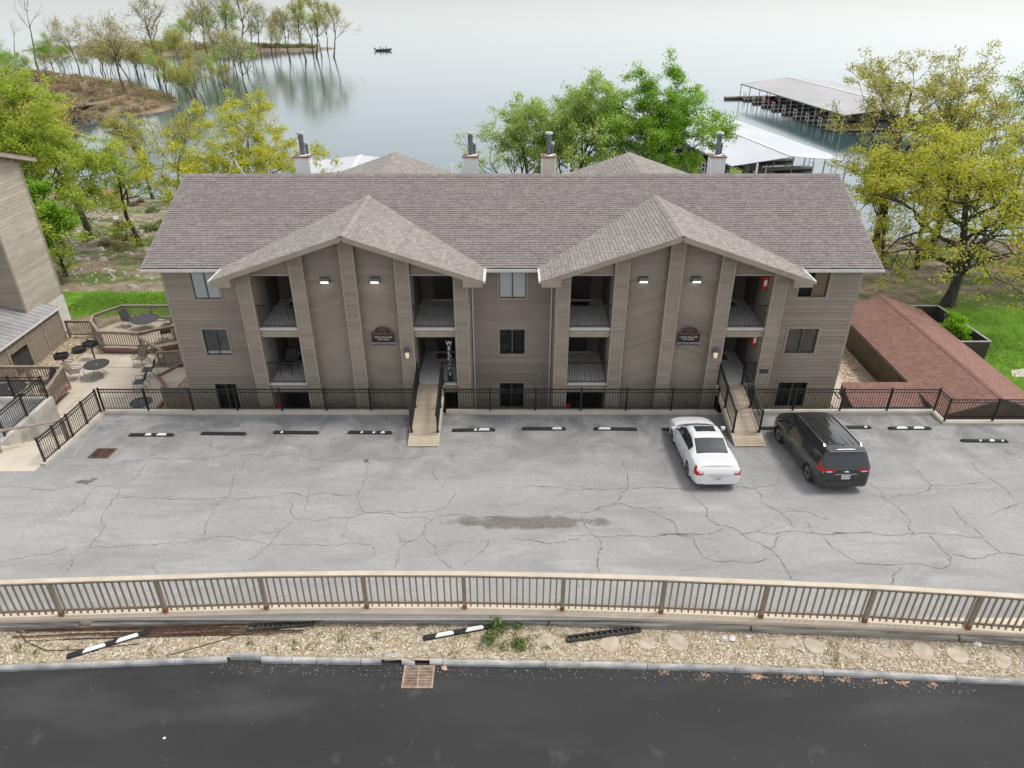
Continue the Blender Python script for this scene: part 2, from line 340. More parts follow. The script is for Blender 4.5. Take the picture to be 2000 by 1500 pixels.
# traced cracks
def ray(px, py): 
    c, s = math.cos(R(29.5)), math.sin(R(29.5)); u = (px - 1000) / 1387; v = -(py - 750) / 1387
    return Vector((u, c + v * s, -s + v * c))
def onlot(px, py):
    d = ray(px, py); t = (LS * LY - 16.6) / (d.z + LS * d.y); p = Vector((0, 0, 16.6)) + d * t
    return (p.x, p.y)
crackm = pm('crack', (.065, .06, .05), (.17, .155, .135), 2.5, .95)
CR_A = [[0,143,130,152,200,156,290,135,330,112],[330,130,380,140,470,130,540,100,575,50],[385,65,490,42,620,30,780,30,900,20,1150,10],[960,35,935,85,905,140,890,180,860,200,830,250,805,330],[440,190,620,188,760,190,880,182,1010,180,1200,180,1260,165,1420,165],[1260,35,1240,80,1215,140,1200,180,1185,235],[1170,15,1200,28,1420,28,1445,45,1430,110,1420,240],[1440,30,1560,30,1690,15],[470,140,440,190,400,245,395,265,410,295,370,350,280,425,245,490],[375,145,330,200,280,240,265,262],[0,435,100,415,270,380],[330,378,470,375,640,362,720,362,810,345,950,350,1060,372,1200,370,1370,360,1460,365,1465,410],[1130,190,1135,240,1160,268,1300,260,1370,262,1430,242,1560,240,1700,235,1750,215,1780,165],[1350,265,1345,320,1335,345],[1140,280,1100,310,1050,370,960,430],[1440,245,1580,265,1690,270],[1690,265,1650,325,1700,375,1785,465],[1690,265,1740,255,1850,262,1990,262],[1785,465,1890,390,1910,350],[1650,325,1590,360,1555,400,1535,465],[1550,325,1560,360,1640,350],[1700,60,1690,90,1730,150],[590,450,620,480]]
CR_B = [[0,150,330,150,470,150,700,155,790,140],[435,35,450,100,450,150,420,170,410,205,300,240,200,245],[410,205,500,225,590,260,640,300,650,325],[275,250,285,295,310,330,340,345,348,385,335,435,345,480],[310,330,500,335,640,328,740,328,830,305],[700,160,740,205,760,225,770,270,800,290,870,305,920,345,1010,385,1050,425,1070,470,1095,505],[650,325,715,345,720,375,755,420,1000,420],[900,325,960,315,1030,328,1180,322,1400,318,1550,322,1700,330,1830,340],[1055,330,1015,385],[870,140,950,148,1030,130,1045,95],[950,148,975,205,1050,240,1100,305],[1390,120,1460,190,1555,275,1545,300,1570,325],[1790,40,1830,85,1900,130,1985,205,1850,260],[1700,200,1770,280,1840,345,1910,400,2000,410],[1630,330,1690,395,1720,420,1710,450,1680,460,1500,445,1350,440,1220,345],[1720,405,1830,420,1920,400],[1540,50,1600,100,1640,135,1850,125],[1640,135,1580,170,1480,185],[1060,240,1150,240,1240,270],[1150,275,1175,320],[580,95,680,98],[585,40,605,95],[0,340,100,355,150,365,200,355,260,345],[1520,455,1490,500,1480,525]]
def jag(pts, amp, n):
    for _ in range(n):
        q = [pts[0]]
        for a, c in zip(pts, pts[1:]):
            l = math.dist(a, c); k = amp * l; q.append(((a[0] + c[0]) / 2 + rnd.uniform(-k, k), (a[1] + c[1]) / 2 + rnd.uniform(-k, k))); q.append(c)
        pts = q
    return pts
def crack(pts, w):
    pts = jag(pts, .13, 3); vs = []; N = len(pts)
    for i, p in enumerate(pts):
        a = pts[max(0, i - 1)]; c = pts[min(N - 1, i + 1)]; d = Vector((c[0] - a[0], c[1] - a[1])).normalized(); ww = w * rnd.choice((.35, .5, .7, 1.0, 1.5)) * rnd.uniform(.7, 1.1) * (.25 if i in (0, N - 1) else 1)
        for s in (-1, 1): x, y = p[0] - d.y * ww * s, p[1] + d.x * ww * s; vs.append((x, y, lotz(y) + .004))
    MB().add(vs, [(2 * i, 2 * i + 1, 2 * i + 3, 2 * i + 2) for i in range(N - 1)]).build('crack', crackm, lot)
for L_, ox in ((CR_A, 0), (CR_B, 1000)):
    for c in L_:
        pts = [onlot(ox + c[i] / 2, 880 + c[i + 1] / 2) for i in range(0, len(c), 2)]
        crack(pts, .014 if ox else .010)
        if len(pts) > 3:
            for _ in range(2):
                p = rnd.choice(pts[1:-1]); a = rnd.uniform(0, 6.28); l = rnd.uniform(.3, .9); crack([p, (p[0] + l * math.cos(a), p[1] + .7 * l * math.sin(a))], .006)

for px_, py_, sx_, sy_ in ((165, 941, .42, .16), (182, 936, .2, .1), (715, 900, .12, .2), (1640, 1041, .3, .05), (1320, 1043, .9, .05)):
    cx0, cy0 = onlot(px_, py_); N = 22; pts = [(cx0 + sx_ * rnd.uniform(.45, 1.1) * math.cos(6.283 * k / N), cy0 + sy_ * rnd.uniform(.45, 1.1) * math.sin(6.283 * k / N)) for k in range(N)]
    MB().add([(x, y, lotz(y) + .003) for x, y in pts] + [(cx0, cy0, lotz(cy0) + .003)], [(k, (k + 1) % N, N) for k in range(N)]).build('broken_patch', pm('broken_asphalt', (.085, .078, .066), (.2, .19, .17), 14, .95), lot)
# ================================================================ apartment building
def shingles(name, O, u, w, Lw, rng, mat, parent, seed, expo=.15, tabw=(.16, .36), thick=.02, amp=.10):
    """courses of separate overlapping tabs on a slope; rng(s) gives the u-range at slope distance s"""
    r = random.Random(seed); O = Vector(O); u = Vector(u).normalized(); w = Vector(w).normalized(); nrm = u.cross(w).normalized()
    if nrm.z < 0: nrm = -nrm
    m = MB(); k = 0; s = 0.0
    while s < Lw - .01:
        s2 = min(s + expo, Lw); a, b = rng((s + s2) / 2); x = a - r.uniform(0, .2); rowc = r.uniform(1 - amp * .35, 1 + amp * .3)
        while x < b:
            x2 = min(x + r.uniform(*tabw), b); xa = max(x, a)
            if x2 > xa + .01:
                t = thick * r.uniform(.6, 1.25); col = rowc * r.uniform(1 - amp, 1 + amp)
                p0 = O + u * (xa + .004) + w * s; p1 = O + u * (x2 - .004) + w * s; q0 = O + u * (xa + .004) + w * (s2 + .01); q1 = O + u * (x2 - .004) + w * (s2 + .01)
                vs = [p0, p1, q1 + nrm * .001, q0 + nrm * .001, p0 + nrm * t, p1 + nrm * t]
                fs = [(4, 5, 2, 3), (0, 1, 5, 4), (0, 4, 3), (1, 2, 5)]
                m.add(vs, fs, col); 
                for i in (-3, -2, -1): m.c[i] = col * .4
            x = x2
        s = s2; k += 1
    o = m.build(name, mat, parent); o['kind'] = 'stuff'; return o
def clap(m, x0, x1, z0, z1, O, U, N, holes=(), e=.19, t=.042, r=rnd, top=None):
    """lap boards on the plane O + U*x, normal N; holes = (xa, xb, za, zb); top(x) clips to a sloping soffit"""
    O = Vector(O); U = Vector(U); N = Vector(N); z = z0
    while z < z1 - 1e-4:
        zb = min(z + e, z1); cuts = sorted({z, zb} | {h for H in holes for h in H[2:4] if z < h < zb}); col = r.uniform(.87, 1.08)
        for a, c in zip(cuts, cuts[1:]):
            mid = (a + c) / 2; segs = [(x0, x1)]
            if top:
                xsn = [x0 + (x1 - x0) * i / 60 for i in range(61)]; ok = [x for x in xsn if top(x) >= c - .02]; segs = [(min(ok), max(ok))] if len(ok) > 1 else []
            for H in holes:
                if H[2] < mid < H[3]:
                    ns = []
                    for s in segs:
                        if H[1] <= s[0] or H[0] >= s[1]: ns.append(s)
                        else:
                            if H[0] > s[0]: ns.append((s[0], H[0]))
                            if H[1] < s[1]: ns.append((H[1], s[1]))
                    segs = ns
            da = t * (1 - (a - z) / e); dc = t * (1 - (c - z) / e)
            for s in segs:
                P = lambda x, zz, d: O + U * x + N * d + Vector((0, 0, zz))
                m.quad(P(s[0], a, da), P(s[1], a, da), P(s[1], c, dc), P(s[0], c, dc), col)
                if a == z: m.quad(P(s[0], a, 0), P(s[1], a, 0), P(s[1], a, da), P(s[0], a, da), col * .3)  # underside lip coloured dark to paint the shadow line between boards
        z = zb
    return m
def rect_wall(m, x0, x1, y, z0, z1, col=1.0): m.quad((x0, y, z0), (x1, y, z0), (x1, y, z1), (x0, y, z1), col)
AB = thing('apartment_building', 'three storey taupe apartment building with grey shingle roof and two front gables', 'building', (0, 0, 0))
WY, CY = 28.8, 27.4; Z0, ZE = -1.95, 6.2
PC = [11.05, 8.8, 6.68, 4.5, 2.12]; PW = .62
def window(x0, x1, z0, z1, y, mode, par=AB):
    f = MB(); w = .085
    for a, c, d, e_ in ((x0 - w, x1 + w, z1, z1 + w), (x0 - w, x1 + w, z0 - w, z0), (x0 - w, x0, z0, z1), (x1, x1 + w, z0, z1)): f.box(a, c, y - .045, y + .06, d, e_)
    o = f.build('window', trimm, par)
    fr = MB(); mx = (x0 + x1) / 2; s = .035
    for a, c, d, e_ in ((x0, x1, z1 - s, z1), (x0, x1, z0, z0 + s), (x0, x0 + s, z0 + s, z1 - s), (x1 - s, x1, z0 + s, z1 - s), (mx - s * .8, mx + s * .8, z0 + s, z1 - s)): fr.box(a, c, y - .01, y + .05, d, e_)
    fr.build('sash', pm('bronze_frame', (.10, .09, .075), (.14, .125, .105), 4, .5), o)
    for a, c in ((x0 + s, mx - s * .8), (mx + s * .8, x1 - s)): MB().quad((a, y + .015, z0 + s), (c, y + .015, z0 + s), (c, y + .015, z1 - s), (a, y + .015, z1 - s)).build('pane', clear_glass, o)
    # what hangs behind the glass, and the dark room
    bx(x0 - .1, x1 + .1, y + .22, y + .27, z0 - .1, z1 + .1).build('room', pm('dark_room', (.03, .032, .031), (.07, .072, .068), 1.5, .9), o)
    if mode == 'shade': 
        for a, c in ((x0 + .03, mx - .03), (mx + .03, x1 - .03)): bx(a, c, y + .03, y + .04, z0 + .04, z1 - .02).build('blind', blind, o)
    elif mode == 'curtain':
        m = MB(); n = 26
        for i in range(n): a = x0 + (x1 - x0) * i / n; c = x0 + (x1 - x0) * (i + 1) / n; dy = .025 if i % 2 else 0; m.quad((a, y + .09 + dy, z0), (c, y + .115 - dy, z0), (c, y + .115 - dy, z1), (a, y + .09 + dy, z1))
        m.build('curtain', pm('curtain', (.22, .19, .17), (.28, .25, .22), 3, .9), o)
    elif mode == 'slats':
        m = MB(); k = int((z1 - z0) / .05)
        for i in range(k): zz = z0 + .03 + i * .05; m.quad((x0 + .03, y + .06, zz), (x1 - .03, y + .06, zz), (x1 - .03, y + .085, zz + .032), (x0 + .03, y + .085, zz + .032))
        m.build('blind', pm('slat_blind', (.2, .22, .21), (.3, .32, .3), 2, .6), o)
        bx(x0 + .04, x1 - .04, y + .055, y + .09, z0 + .035, z0 + .16).build('blind_rail', blind, o)
    elif mode == 'half':
        bx(mx + .03, x1 - .03, y + .07, y + .085, z0 + .03, z1 - .02).build('blind', pm('tan_blind', (.36, .24, .155), (.42, .29, .19), 2, .7), o)
    return o
cgm = bpy.data.materials.new('clear_glass'); cgm.use_nodes = True; t = cgm.node_tree; pb = t.nodes['Principled BSDF']
pb.inputs['Base Color'].default_value = (.02, .022, .022, 1); pb.inputs['Roughness'].default_value = .04; tb = _n(t, 'ShaderNodeBsdfTransparent'); tb.inputs[0].default_value = (.97, .985, .98, 1)
ms = _n(t, 'ShaderNodeMixShader'); fz = _n(t, 'ShaderNodeFresnel'); fz.inputs[0].default_value = 1.5
t.links.new(fz.outputs[0], ms.inputs[0]); t.links.new(tb.outputs[0], ms.inputs[1]); t.links.new(pb.outputs[0], ms.inputs[2]); t.links.new(ms.outputs[0], t.nodes['Material Output'].inputs[0])
clear_glass = cgm; MATS['clear_glass'] = cgm
WIN = [(-13.8, -12.65, 4.58, 5.8, 'shade'), (-13.85, -12.75, 1.85, 3.12, 'slats'), (-13.85, -12.85, -1.1, .33, 'dark'),
       (-.56, .6, 4.62, 5.84, 'shade'), (-.56, .58, 1.88, 3.12, 'dark'), (-.58, .56, -.95, .38, 'dark'),
       (12.4, 13.65, 4.66, 5.84, 'half'), (12.35, 13.7, 1.92, 3.16, 'curtain'), (12.4, 13.75, -.9, .42, 'dark')]
for a, c, d, e_, mo in WIN: window(a, c, d, e_, WY, mo)
# front walls between and beside the gables
OX = PC[0] + PW / 2; IX = PC[4] - PW / 2
for a, c in ((-15, -OX), (-IX, IX), (OX, 15)):
    clap(MB(), a, c, Z0, ZE + .05, (0, WY, 0), (1, 0, 0), (0, -1, 0), [w[:4] for w in WIN if a < w[0] < c]).build('wall', siding, AB)
# side and back walls
def roofz(y): return 6.2 + (y - 28.2) * .4033 if y <= 34.3 else 6.2 + (40.4 - y) * .4033
for sx in (-1, 1):
    clap(MB(), WY, 39.8, Z0, 8.55, (sx * 15, 0, 0), (0, 1, 0), (sx, 0, 0), top=lambda y: roofz(y) - .12).build('wall', siding, AB)
    for z in (Z0,): MB().box(sx * 15 - .06, sx * 15 + .06, WY - .03, WY + .1, Z0, ZE - .1).build('corner_board', trimm, AB)
bx(-15, 15, 39.75, 39.8, Z0, 6.4).build('back_wall', siding, AB)
# roof: main ridge along x
RF = bx(-15.4, 15.4, 28.5, 40.1, 6.02, 6.1).build('roof', pm('roof_deck', (.16, .13, .1), None, 2, .9), AB)
sl = math.hypot(6.1, 2.46)
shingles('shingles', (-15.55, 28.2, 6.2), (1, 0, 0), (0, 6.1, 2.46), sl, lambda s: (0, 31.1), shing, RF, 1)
MB().quad((-15.55, 40.4, 6.2), (-15.55, 34.3, 8.66), (15.55, 34.3, 8.66), (15.55, 40.4, 6.2)).build('back_slope', shing, RF)
mm = MB(); x = -15.55
while x < 15.5: x2 = min(x + .3, 15.55); c = rnd.uniform(.8, 1.1); mm.quad((x, 34.12, 8.605), (x2, 34.12, 8.605), (x2, 34.3, 8.69), (x, 34.3, 8.69), c); mm.quad((x, 34.3, 8.69), (x2, 34.3, 8.69), (x2, 34.48, 8.605), (x, 34.48, 8.605), c); x = x2
mm.build('ridge_cap', shing, RF)
# under-roof sheathing so nothing shines through
MB().quad((-15.5, 28.22, 6.17), (15.5, 28.22, 6.17), (15.5, 34.3, 8.62), (-15.5, 34.3, 8.62)).build('sheathing', pm('roof_deck', (.16, .13, .1)), RF)
for sx in (-1, 1):   # rake boards
    m = MB(); m.bar((sx * 15.5, 28.2, 6.1), (sx * 15.5, 34.3, 8.56), .05, .2); m.bar((sx * 15.5, 40.4, 6.1), (sx * 15.5, 34.3, 8.56), .05, .2); m.build('rake_board', trimm, RF)
# eaves: fascia, gutters
for a, c in ((-15.55, -12.1), (-1.15, 1.15), (12.1, 15.55)):
    bx(a, c, 28.2, 28.24, 6.0, 6.17).build('fascia', trimm, RF)
    MB().prism([(a, 28.08, 6.06), (a, 28.19, 6.06), (a, 28.19, 6.16), (a, 28.17, 6.16), (a, 28.17, 6.09), (a, 28.1, 6.09), (a, 28.085, 6.17), (a, 28.07, 6.17)], (c - a, 0, 0)).build('gutter', gutter, RF)
    bx(a + .4, c - .4, 28.24, WY, 6.0, 6.02).build('soffit', trimm, RF)
# front gables
GF, GP, GE, GH = 26.65, 8.05, 6.22, 5.45      # front edge y, peak z, eave z, half width
sg = math.hypot(GH, GP - GE)
for sx in (-1, 1):
    gx = sx * 6.62
    def gz(x): return GP - abs(x - gx) * (GP - GE) / GH
    for sd_ in (-1, 1):
        def rg(s, sd_=sd_):
            z = GE + s / sg * (GP - GE); yv = 28.2 + (z - 6.2) / .4033 + .12; return (0, max(.9, yv - GF))
        shingles('shingles', (gx + sd_ * GH, GF, GE), (0, 1, 0), (-sd_ * GH, 0, GP - GE), sg, rg, shing2, RF, 11 + sx * 3 + sd_, amp=.13)
        m = MB(); m.bar((gx + sd_ * GH, GF + .02, GE - .10), (gx, GF + .02, GP - .10), .05, .2, (0, 0, 1)); m.build('rake_board', trimm, RF)
        # closed boxed eave end
        MB().prism([(gx + sd_ * GH, GF, GE - .02), (gx + sd_ * (GH - .02), GF, GE - .26), (gx + sd_ * (GH - .8), GF, GE - .26), (gx + sd_ * (GH - .8), GF, GE + .22)], (0, .75, 0)).build('eave_return', trimm, RF)
        MB().quad((gx + sd_ * GH, GF + .03, GE - .04), (gx, GF + .03, GP - .04), (gx, 32.6, GP - .04), (gx + sd_ * GH, 28.4, GE - .04)).build('sheathing', trimm, RF)
        # short gutter on the inner/outer eave
        MB().bar((gx + sd_ * (GH + .05), GF + .05, GE - .06), (gx + sd_ * (GH + .05), 28.15, GE - .06), .11, .1).build('gutter', gutter, RF)
    mm = MB(); y = GF
    while y < 32.7: c = rnd.uniform(.85, 1.08); y2 = y + .3; d = .17; dz = d * (GP - GE) / GH; mm.quad((gx - d, y, GP - dz + .025), (gx - d, y2, GP - dz + .025), (gx, y2, GP + .035), (gx, y, GP + .035), c); mm.quad((gx, y, GP + .035), (gx, y2, GP + .035), (gx + d, y2, GP - dz + .025), (gx + d, y, GP - dz + .025), c); y = y2
    mm.build('ridge_cap', shing2, RF)
    # posts
    P5 = [sx * p for p in PC]
    for i, px in enumerate(P5):
        d1 = WY + .2 if i in (0, 4) else 28.2; a, c = px - PW / 2, px + PW / 2; zt = min(gz(a), gz(c)) - .02
        m = MB(); clap(m, a + .07, c - .07, Z0, zt, (0, CY + .02, 0), (1, 0, 0), (0, -1, 0), e=.19, t=.034)
        clap(m, CY + .03, d1, Z0, zt, (a + .01, 0, 0), (0, 1, 0), (-1, 0, 0)); clap(m, CY + .03, d1, Z0, zt, (c - .01, 0, 0), (0, 1, 0), (1, 0, 0))
        o = m.build('column', siding, AB)
        for q in (a, c - .08): bx(q, q + .08, CY - .012, CY + .06, Z0, zt).build('corner_board', trimm, o)
    # diagonal-board panels between the middle posts
    for i in (1, 2):
        a, c = sorted((P5[i], P5[i + 1])); a += PW / 2; c -= PW / 2; m = MB(); bw = .2; sl_ = .38 if (i == 1) == (sx < 0) else -.38
        wdt = c - a; k = 0; zz = Z0 - wdt
        while zz < 5.95 + wdt:
            col = rnd.uniform(.88, 1.07); pts = []
            za0, za1 = zz, zz + bw
            poly = [(a, za0 - sl_ * 0), (c, za0 + sl_ * wdt), (c, za1 + sl_ * wdt), (a, za1)]
            def clipz(P, lim, keep_low):
                out = []
                for j in range(len(P)):
                    p, q = P[j], P[(j + 1) % len(P)]; ip = (p[1] <= lim) == keep_low; iq = (q[1] <= lim) == keep_low
                    if ip: out.append(p)
                    if ip != iq: tt = (lim - p[1]) / (q[1] - p[1]); out.append((p[0] + tt * (q[0] - p[0]), lim))
                return out
            pl = clipz(poly, 5.95, True)
            if len(pl) > 2: pl = clipz(pl, Z0, False)
            if len(pl) > 2:
                y = 27.76; m.add([(p[0], y - .02 * (1 if abs(p[1] - (za0 + sl_ * (p[0] - a))) < bw * .5 else .1), p[1]) for p in pl], [tuple(range(len(pl)))], col)
                m.quad((a, y, za0), (c, y, za0 + sl_ * wdt), (c, y - .02, za0 + sl_ * wdt), (a, y - .02, za0), col * .3) if min(za0, za0 + sl_ * wdt) > Z0 and max(za0, za0 + sl_ * wdt) < 5.95 else None  # dark lip colour paints the shadow line under each diagonal board
            zz += bw
        m.build('diagonal_panel', siding_d, AB)
        mt = MB(); clap(mt, a, c, 5.95, 8.0, (0, 27.76, 0), (1, 0, 0), (0, -1, 0), top=lambda x: gz(x) - .06); mt.build('gable_panel', siding, AB)
        bx(a, c, 27.70, 27.78, 5.9, 5.965).build('trim_band', trimm, AB)
    # open bays (breezeways) at both ends of the wing
    for i in (0, 3):
        a, c = sorted((P5[i], P5[i + 1])); a += PW / 2; c -= PW / 2
        mt = MB(); clap(mt, a, c, 6.2, 8.0, (0, 27.6, 0), (1, 0, 0), (0, -1, 0), top=lambda x: gz(x) - .06); mt.build('gable_panel', siding, AB)
        bx(a, c, 27.52, 27.62, 6.12, 6.21).build('trim_band', trimm, AB)
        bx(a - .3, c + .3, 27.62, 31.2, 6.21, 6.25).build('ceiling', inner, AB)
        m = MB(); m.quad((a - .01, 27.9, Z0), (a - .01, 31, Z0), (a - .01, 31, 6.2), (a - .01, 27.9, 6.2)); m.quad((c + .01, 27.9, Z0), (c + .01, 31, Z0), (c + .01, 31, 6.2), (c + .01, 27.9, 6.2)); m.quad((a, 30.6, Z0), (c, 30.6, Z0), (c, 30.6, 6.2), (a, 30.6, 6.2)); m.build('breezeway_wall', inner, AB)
        has_ramp = (sx < 0 and i == 3) or (sx > 0 and i == 0)
        for zf in (3.8, 1.1):
            dk = bx(a, c, 27.5, 30.6, zf - .12, zf).build('balcony', pm('deck_coating', (.6, .575, .535), (.7, .67, .62), 2, .7), AB)
            bx(a, c, 27.44, 27.5, zf - .09, zf - .01).build('deck_edge', pm('edge_flashing', (.6, .58, .54), None, 2, .6), dk)
            bx(a, c, 27.5, 27.62, zf - .45, zf - .12).build('beam', trimm, dk)
        # one door per floor on the back wall
        for zf, on in ((3.8, 1), (1.1, 1), (-1.7, 0)):
            dx = (a + c) / 2 + (.15 if sx < 0 else -.15); d = bx(dx - .45, dx + .45, 30.53, 30.6, zf, zf + 2.05).build('door', door_m, AB, bevel=.01)
            MB().tube([(dx - .36, 30.5, zf + 1.0), (dx - .36, 30.44, zf + 1.0)], [.03, .035], 8).build('handle', steel, d)
            bx(dx - .5, dx + .5, 30.48, 30.59, zf, zf + .03).build('threshold', white, d)
        # railings
        for zf in (3.8, 1.1):
            ra, rc = a, c
            if zf < 2 and ((sx < 0 and i == 3) or (sx > 0 and i == 0)): pass
            if zf < 2 and sx < 0 and i == 3: ra, rc = -3.12, c
            if zf < 2 and sx > 0 and i == 0: ra, rc = 10.2, c
            rl = MB().bar((ra, 27.5, zf + 1.0), (rc, 27.5, zf + 1.0), .04, .045).bar((ra, 27.5, zf + .08), (rc, 27.5, zf + .08), .03, .03).build('railing', blackm, AB)
            pk = MB().box(-.009, .009, -.009, .009, .09, .98).mesh('baluster', blackm); nb = int((rc - ra) / .115)
            for k in range(1, nb + 1): put('baluster', pk, rl, (ra + (rc - ra) * k / (nb + 1), 27.5, zf))
# note: bay index 3 on the right wing is x 2.4..4.2, index 0 is x 9.1..10.7
# rear cross gables
for sx in (-1, 1):
    gx = sx * 6.75; bt = MB()
    for sd_ in (-1, 1): shingles('shingles', (gx + sd_ * GH, 35.2, GE), (0, 1, 0), (-sd_ * GH, 0, GP + .02 - GE), sg, lambda s: (0, 7.0), shing2, RF, 31 + sx + 5 * sd_, expo=.2, amp=.13)
    MB().prism([(gx - GH, 42.0, GE), (gx + GH, 42.0, GE), (gx, 42.0, GP - .02)], (0, .05, 0)).build('rear_gable_end', siding, RF)
    bx(gx - GH + .6, gx + GH - .6, 39.8, 41.9, Z0 - 2, GE).build('rear_wing', siding, AB)
# chimneys
chw = pm('chimney_siding', (.66, .68, .68), (.74, .755, .75), 2, .6); cht = pm('chimney_tan', (.55, .5, .42), (.62, .57, .48), 2, .7)
for cx_, mt_ in ((-11.15, chw), (-2.2, chw), (1.95, cht), (10.95, chw)):
    w_ = .36; m = MB()
    for U, N, O in (((1, 0, 0), (0, -1, 0), (cx_, 39.0 - w_, 0)), ((0, 1, 0), (-1, 0, 0), (cx_ - w_, 39.0, 0)), ((0, 1, 0), (1, 0, 0), (cx_ + w_, 39.0, 0)), ((1, 0, 0), (0, 1, 0), (cx_, 39.0 + w_, 0))): clap(m, -w_, w_, 6.2, 8.5, O, U, N, e=.16, t=.012)
    ch = m.build('chimney', mt_, AB)
    for qx in (-1, 1): bx(cx_ + qx * w_ - .04, cx_ + qx * w_ + .04, 39 - w_ - .03, 39 - w_ + .03, 6.2, 8.5).build('corner_board', white, ch)
    MB().prism([(cx_ - .44, 38.56, 8.5), (cx_ + .44, 38.56, 8.5), (cx_ + .44, 39.44, 8.5), (cx_ - .44, 39.44, 8.5)], (0, 0, .07)).build('chimney_cap', pm('rusty_cap', (.17, .085, .055), (.3, .2, .16), 4, .8), ch)
    for dx, rr, hh in ((0, .13, 1.05), (.2, .075, .5)):
        fl = MB().tube([(cx_ + dx, 39 + dx * .8, 8.56), (cx_ + dx, 39 + dx * .8, 8.6)], [rr + .1, rr + .03], 14).build('flashing', white, ch)
        MB().tube([(cx_ + dx, 39 + dx * .8, 8.58), (cx_ + dx, 39 + dx * .8, 8.58 + hh)], rr, 14).tube([(cx_ + dx, 39 + dx * .8, 8.58 + hh * .8), (cx_ + dx, 39 + dx * .8, 8.58 + hh * .9)], rr + .02, 14).build('flue_pipe', steel, ch, smooth=False)
        MB().tube([(cx_ + dx, 39 + dx * .8, 8.58 + hh), (cx_ + dx, 39 + dx * .8, 8.62 + hh), (cx_ + dx, 39 + dx * .8, 8.7 + hh)], [rr * 1.2, rr * 1.7, rr * 1.5], 14).build('flue_cap', pm('galvanised', (.4, .4, .39), (.55, .55, .53), 4, .45, metal=.4), ch)
# vent pipes at the ridge, downspouts, wall vents, house number
for vx in (-2.95, 2.75, 11.9): MB().tube([(vx, 35.2, 8.2), (vx, 35.2, 8.95)], .05, 8).build('vent_pipe', white, RF)
for px in (-1.72, 1.72):
    s = 1 if px > 0 else -1
    MB().bar((px, WY - .08, 5.55), (px, WY - .08, -1.7), .07, .055, (1, 0, 0)).bar((px, WY - .08, 5.55), (px - s * .45, 28.16, 6.0), .055, .07).build('downspout', gutter, AB)
for vx, vz in ((1.5, 3.69), (1.3, .85), (1.56, .85)): MB().box(vx - .07, vx + .07, WY - .09, WY, vz - .07, vz + .07).box(vx - .085, vx + .085, WY - .11, WY - .02, vz + .05, vz + .085).build('vent_hood', trimm, AB)
# satellite mast tripod on the ridge
am = thing('roof_antenna', 'thin metal tripod mast standing on the left end of the roof ridge', 'antenna', (-13.1, 34.3, 8.68))
MB().tube([(0, 0, .3), (0, 0, 1.0)], .022, 6).build('mast', steel, am)
for q in ((-.42, .1, -.05), (.42, -.1, -.05), (.1, .4, -.14)): MB().tube([(0, 0, .75), q], .015, 5).build('leg', white, am)
MB().tube([(-.28, 0, .93), (.0, 0, 1.05)], .02, 5).build('antenna_arm', white, am)
# ---- lamps, signs
def floodlight(x, z, lab):
    t_ = thing('flood_light', lab, 'lamp', (x, 27.73, z), 0, 'flood lights on the gable panels')
    MB().prism([(-.19, 0, .12), (-.19, -.2, .12), (-.19, -.27, .0), (-.19, -.23, -.09), (-.19, 0, -.12)], (.38, 0, 0)).build('housing', pm('lamp_grey', (.12, .12, .125), None, 4, .5), t_, bevel=.01)
    MB().quad((-.16, -.273, -.01), (.16, -.273, -.01), (.16, -.236, -.088), (-.16, -.236, -.088)).quad((-.16, -.225, -.1), (.16, -.225, -.1), (.16, -.05, -.122), (-.16, -.05, -.122)).build('lens', pm('lit_lens', (.9, .9, .9), None, 1, .4, emit=((1, .98, .94), 1.3)), t_)
floodlight(-7.72, 5.9, 'lit flood light left of the middle post on the left gable')
floodlight(-5.66, 5.9, 'lit flood light right of the middle post on the left gable')
floodlight(5.42, 5.92, 'lit flood light left of the middle post on the right gable')
floodlight(7.6, 5.92, 'lit flood light right of the middle post on the right gable')
def lantern(x, lab):
    t_ = thing('wall_lantern', lab, 'lamp', (x, CY - .02, 2.62), 0, 'lanterns beside the ramps')
    MB().box(-.11, .11, -.03, 0, -.02, .3).prism([(-.13, -.02, .2), (.13, -.02, .2), (.1, -.2, .14), (-.1, -.2, .14)], (0, 0, .06)).build('backplate', pm('lamp_grey', (.12, .12, .125)), t_)
    MB().tube([(0, -.1, .14), (0, -.1, -.02), (0, -.1, -.16)], [.085, .09, .06], 10).build('glass_shade', pm('amber_glass', (.5, .4, .3), None, 1, .2, emit=((1, .8, .55), .3)), t_)
    MB().tube([(0, -.1, -.16), (0, -.1, -.2)], [.065, .03], 8).build('finial', steel, t_)
lantern(-4.52, 'brass wall lantern on the post left of the left ramp'); lantern(8.78, 'brass wall lantern on the post left of the right ramp')
def text(body, size, loc, mat, parent, name='lettering', align='CENTER', rot=(R(90), 0, 0), ext=.003, sx=1):
    c = bpy.data.curves.new(name, 'FONT'); c.body = body; c.size = size; c.align_x = align; c.align_y = 'CENTER'; c.extrude = ext; c.resolution_u = 2; c.space_line = .95
    o = bpy.data.objects.new(name, c); COL.objects.link(o); dg = bpy.context.evaluated_depsgraph_get(); me = bpy.data.meshes.new_from_object(o.evaluated_get(dg)); bpy.data.objects.remove(o)
    me.materials.clear(); me.materials.append(mat); q = put(name, me, parent, loc, rot); q.scale = (sx, 1, 1); return q
cream_p = pm('sign_cream', (.75, .68, .55), None, 1, .6); red_p = pm('sign_rose', (.42, .2, .15), None, 1, .6)
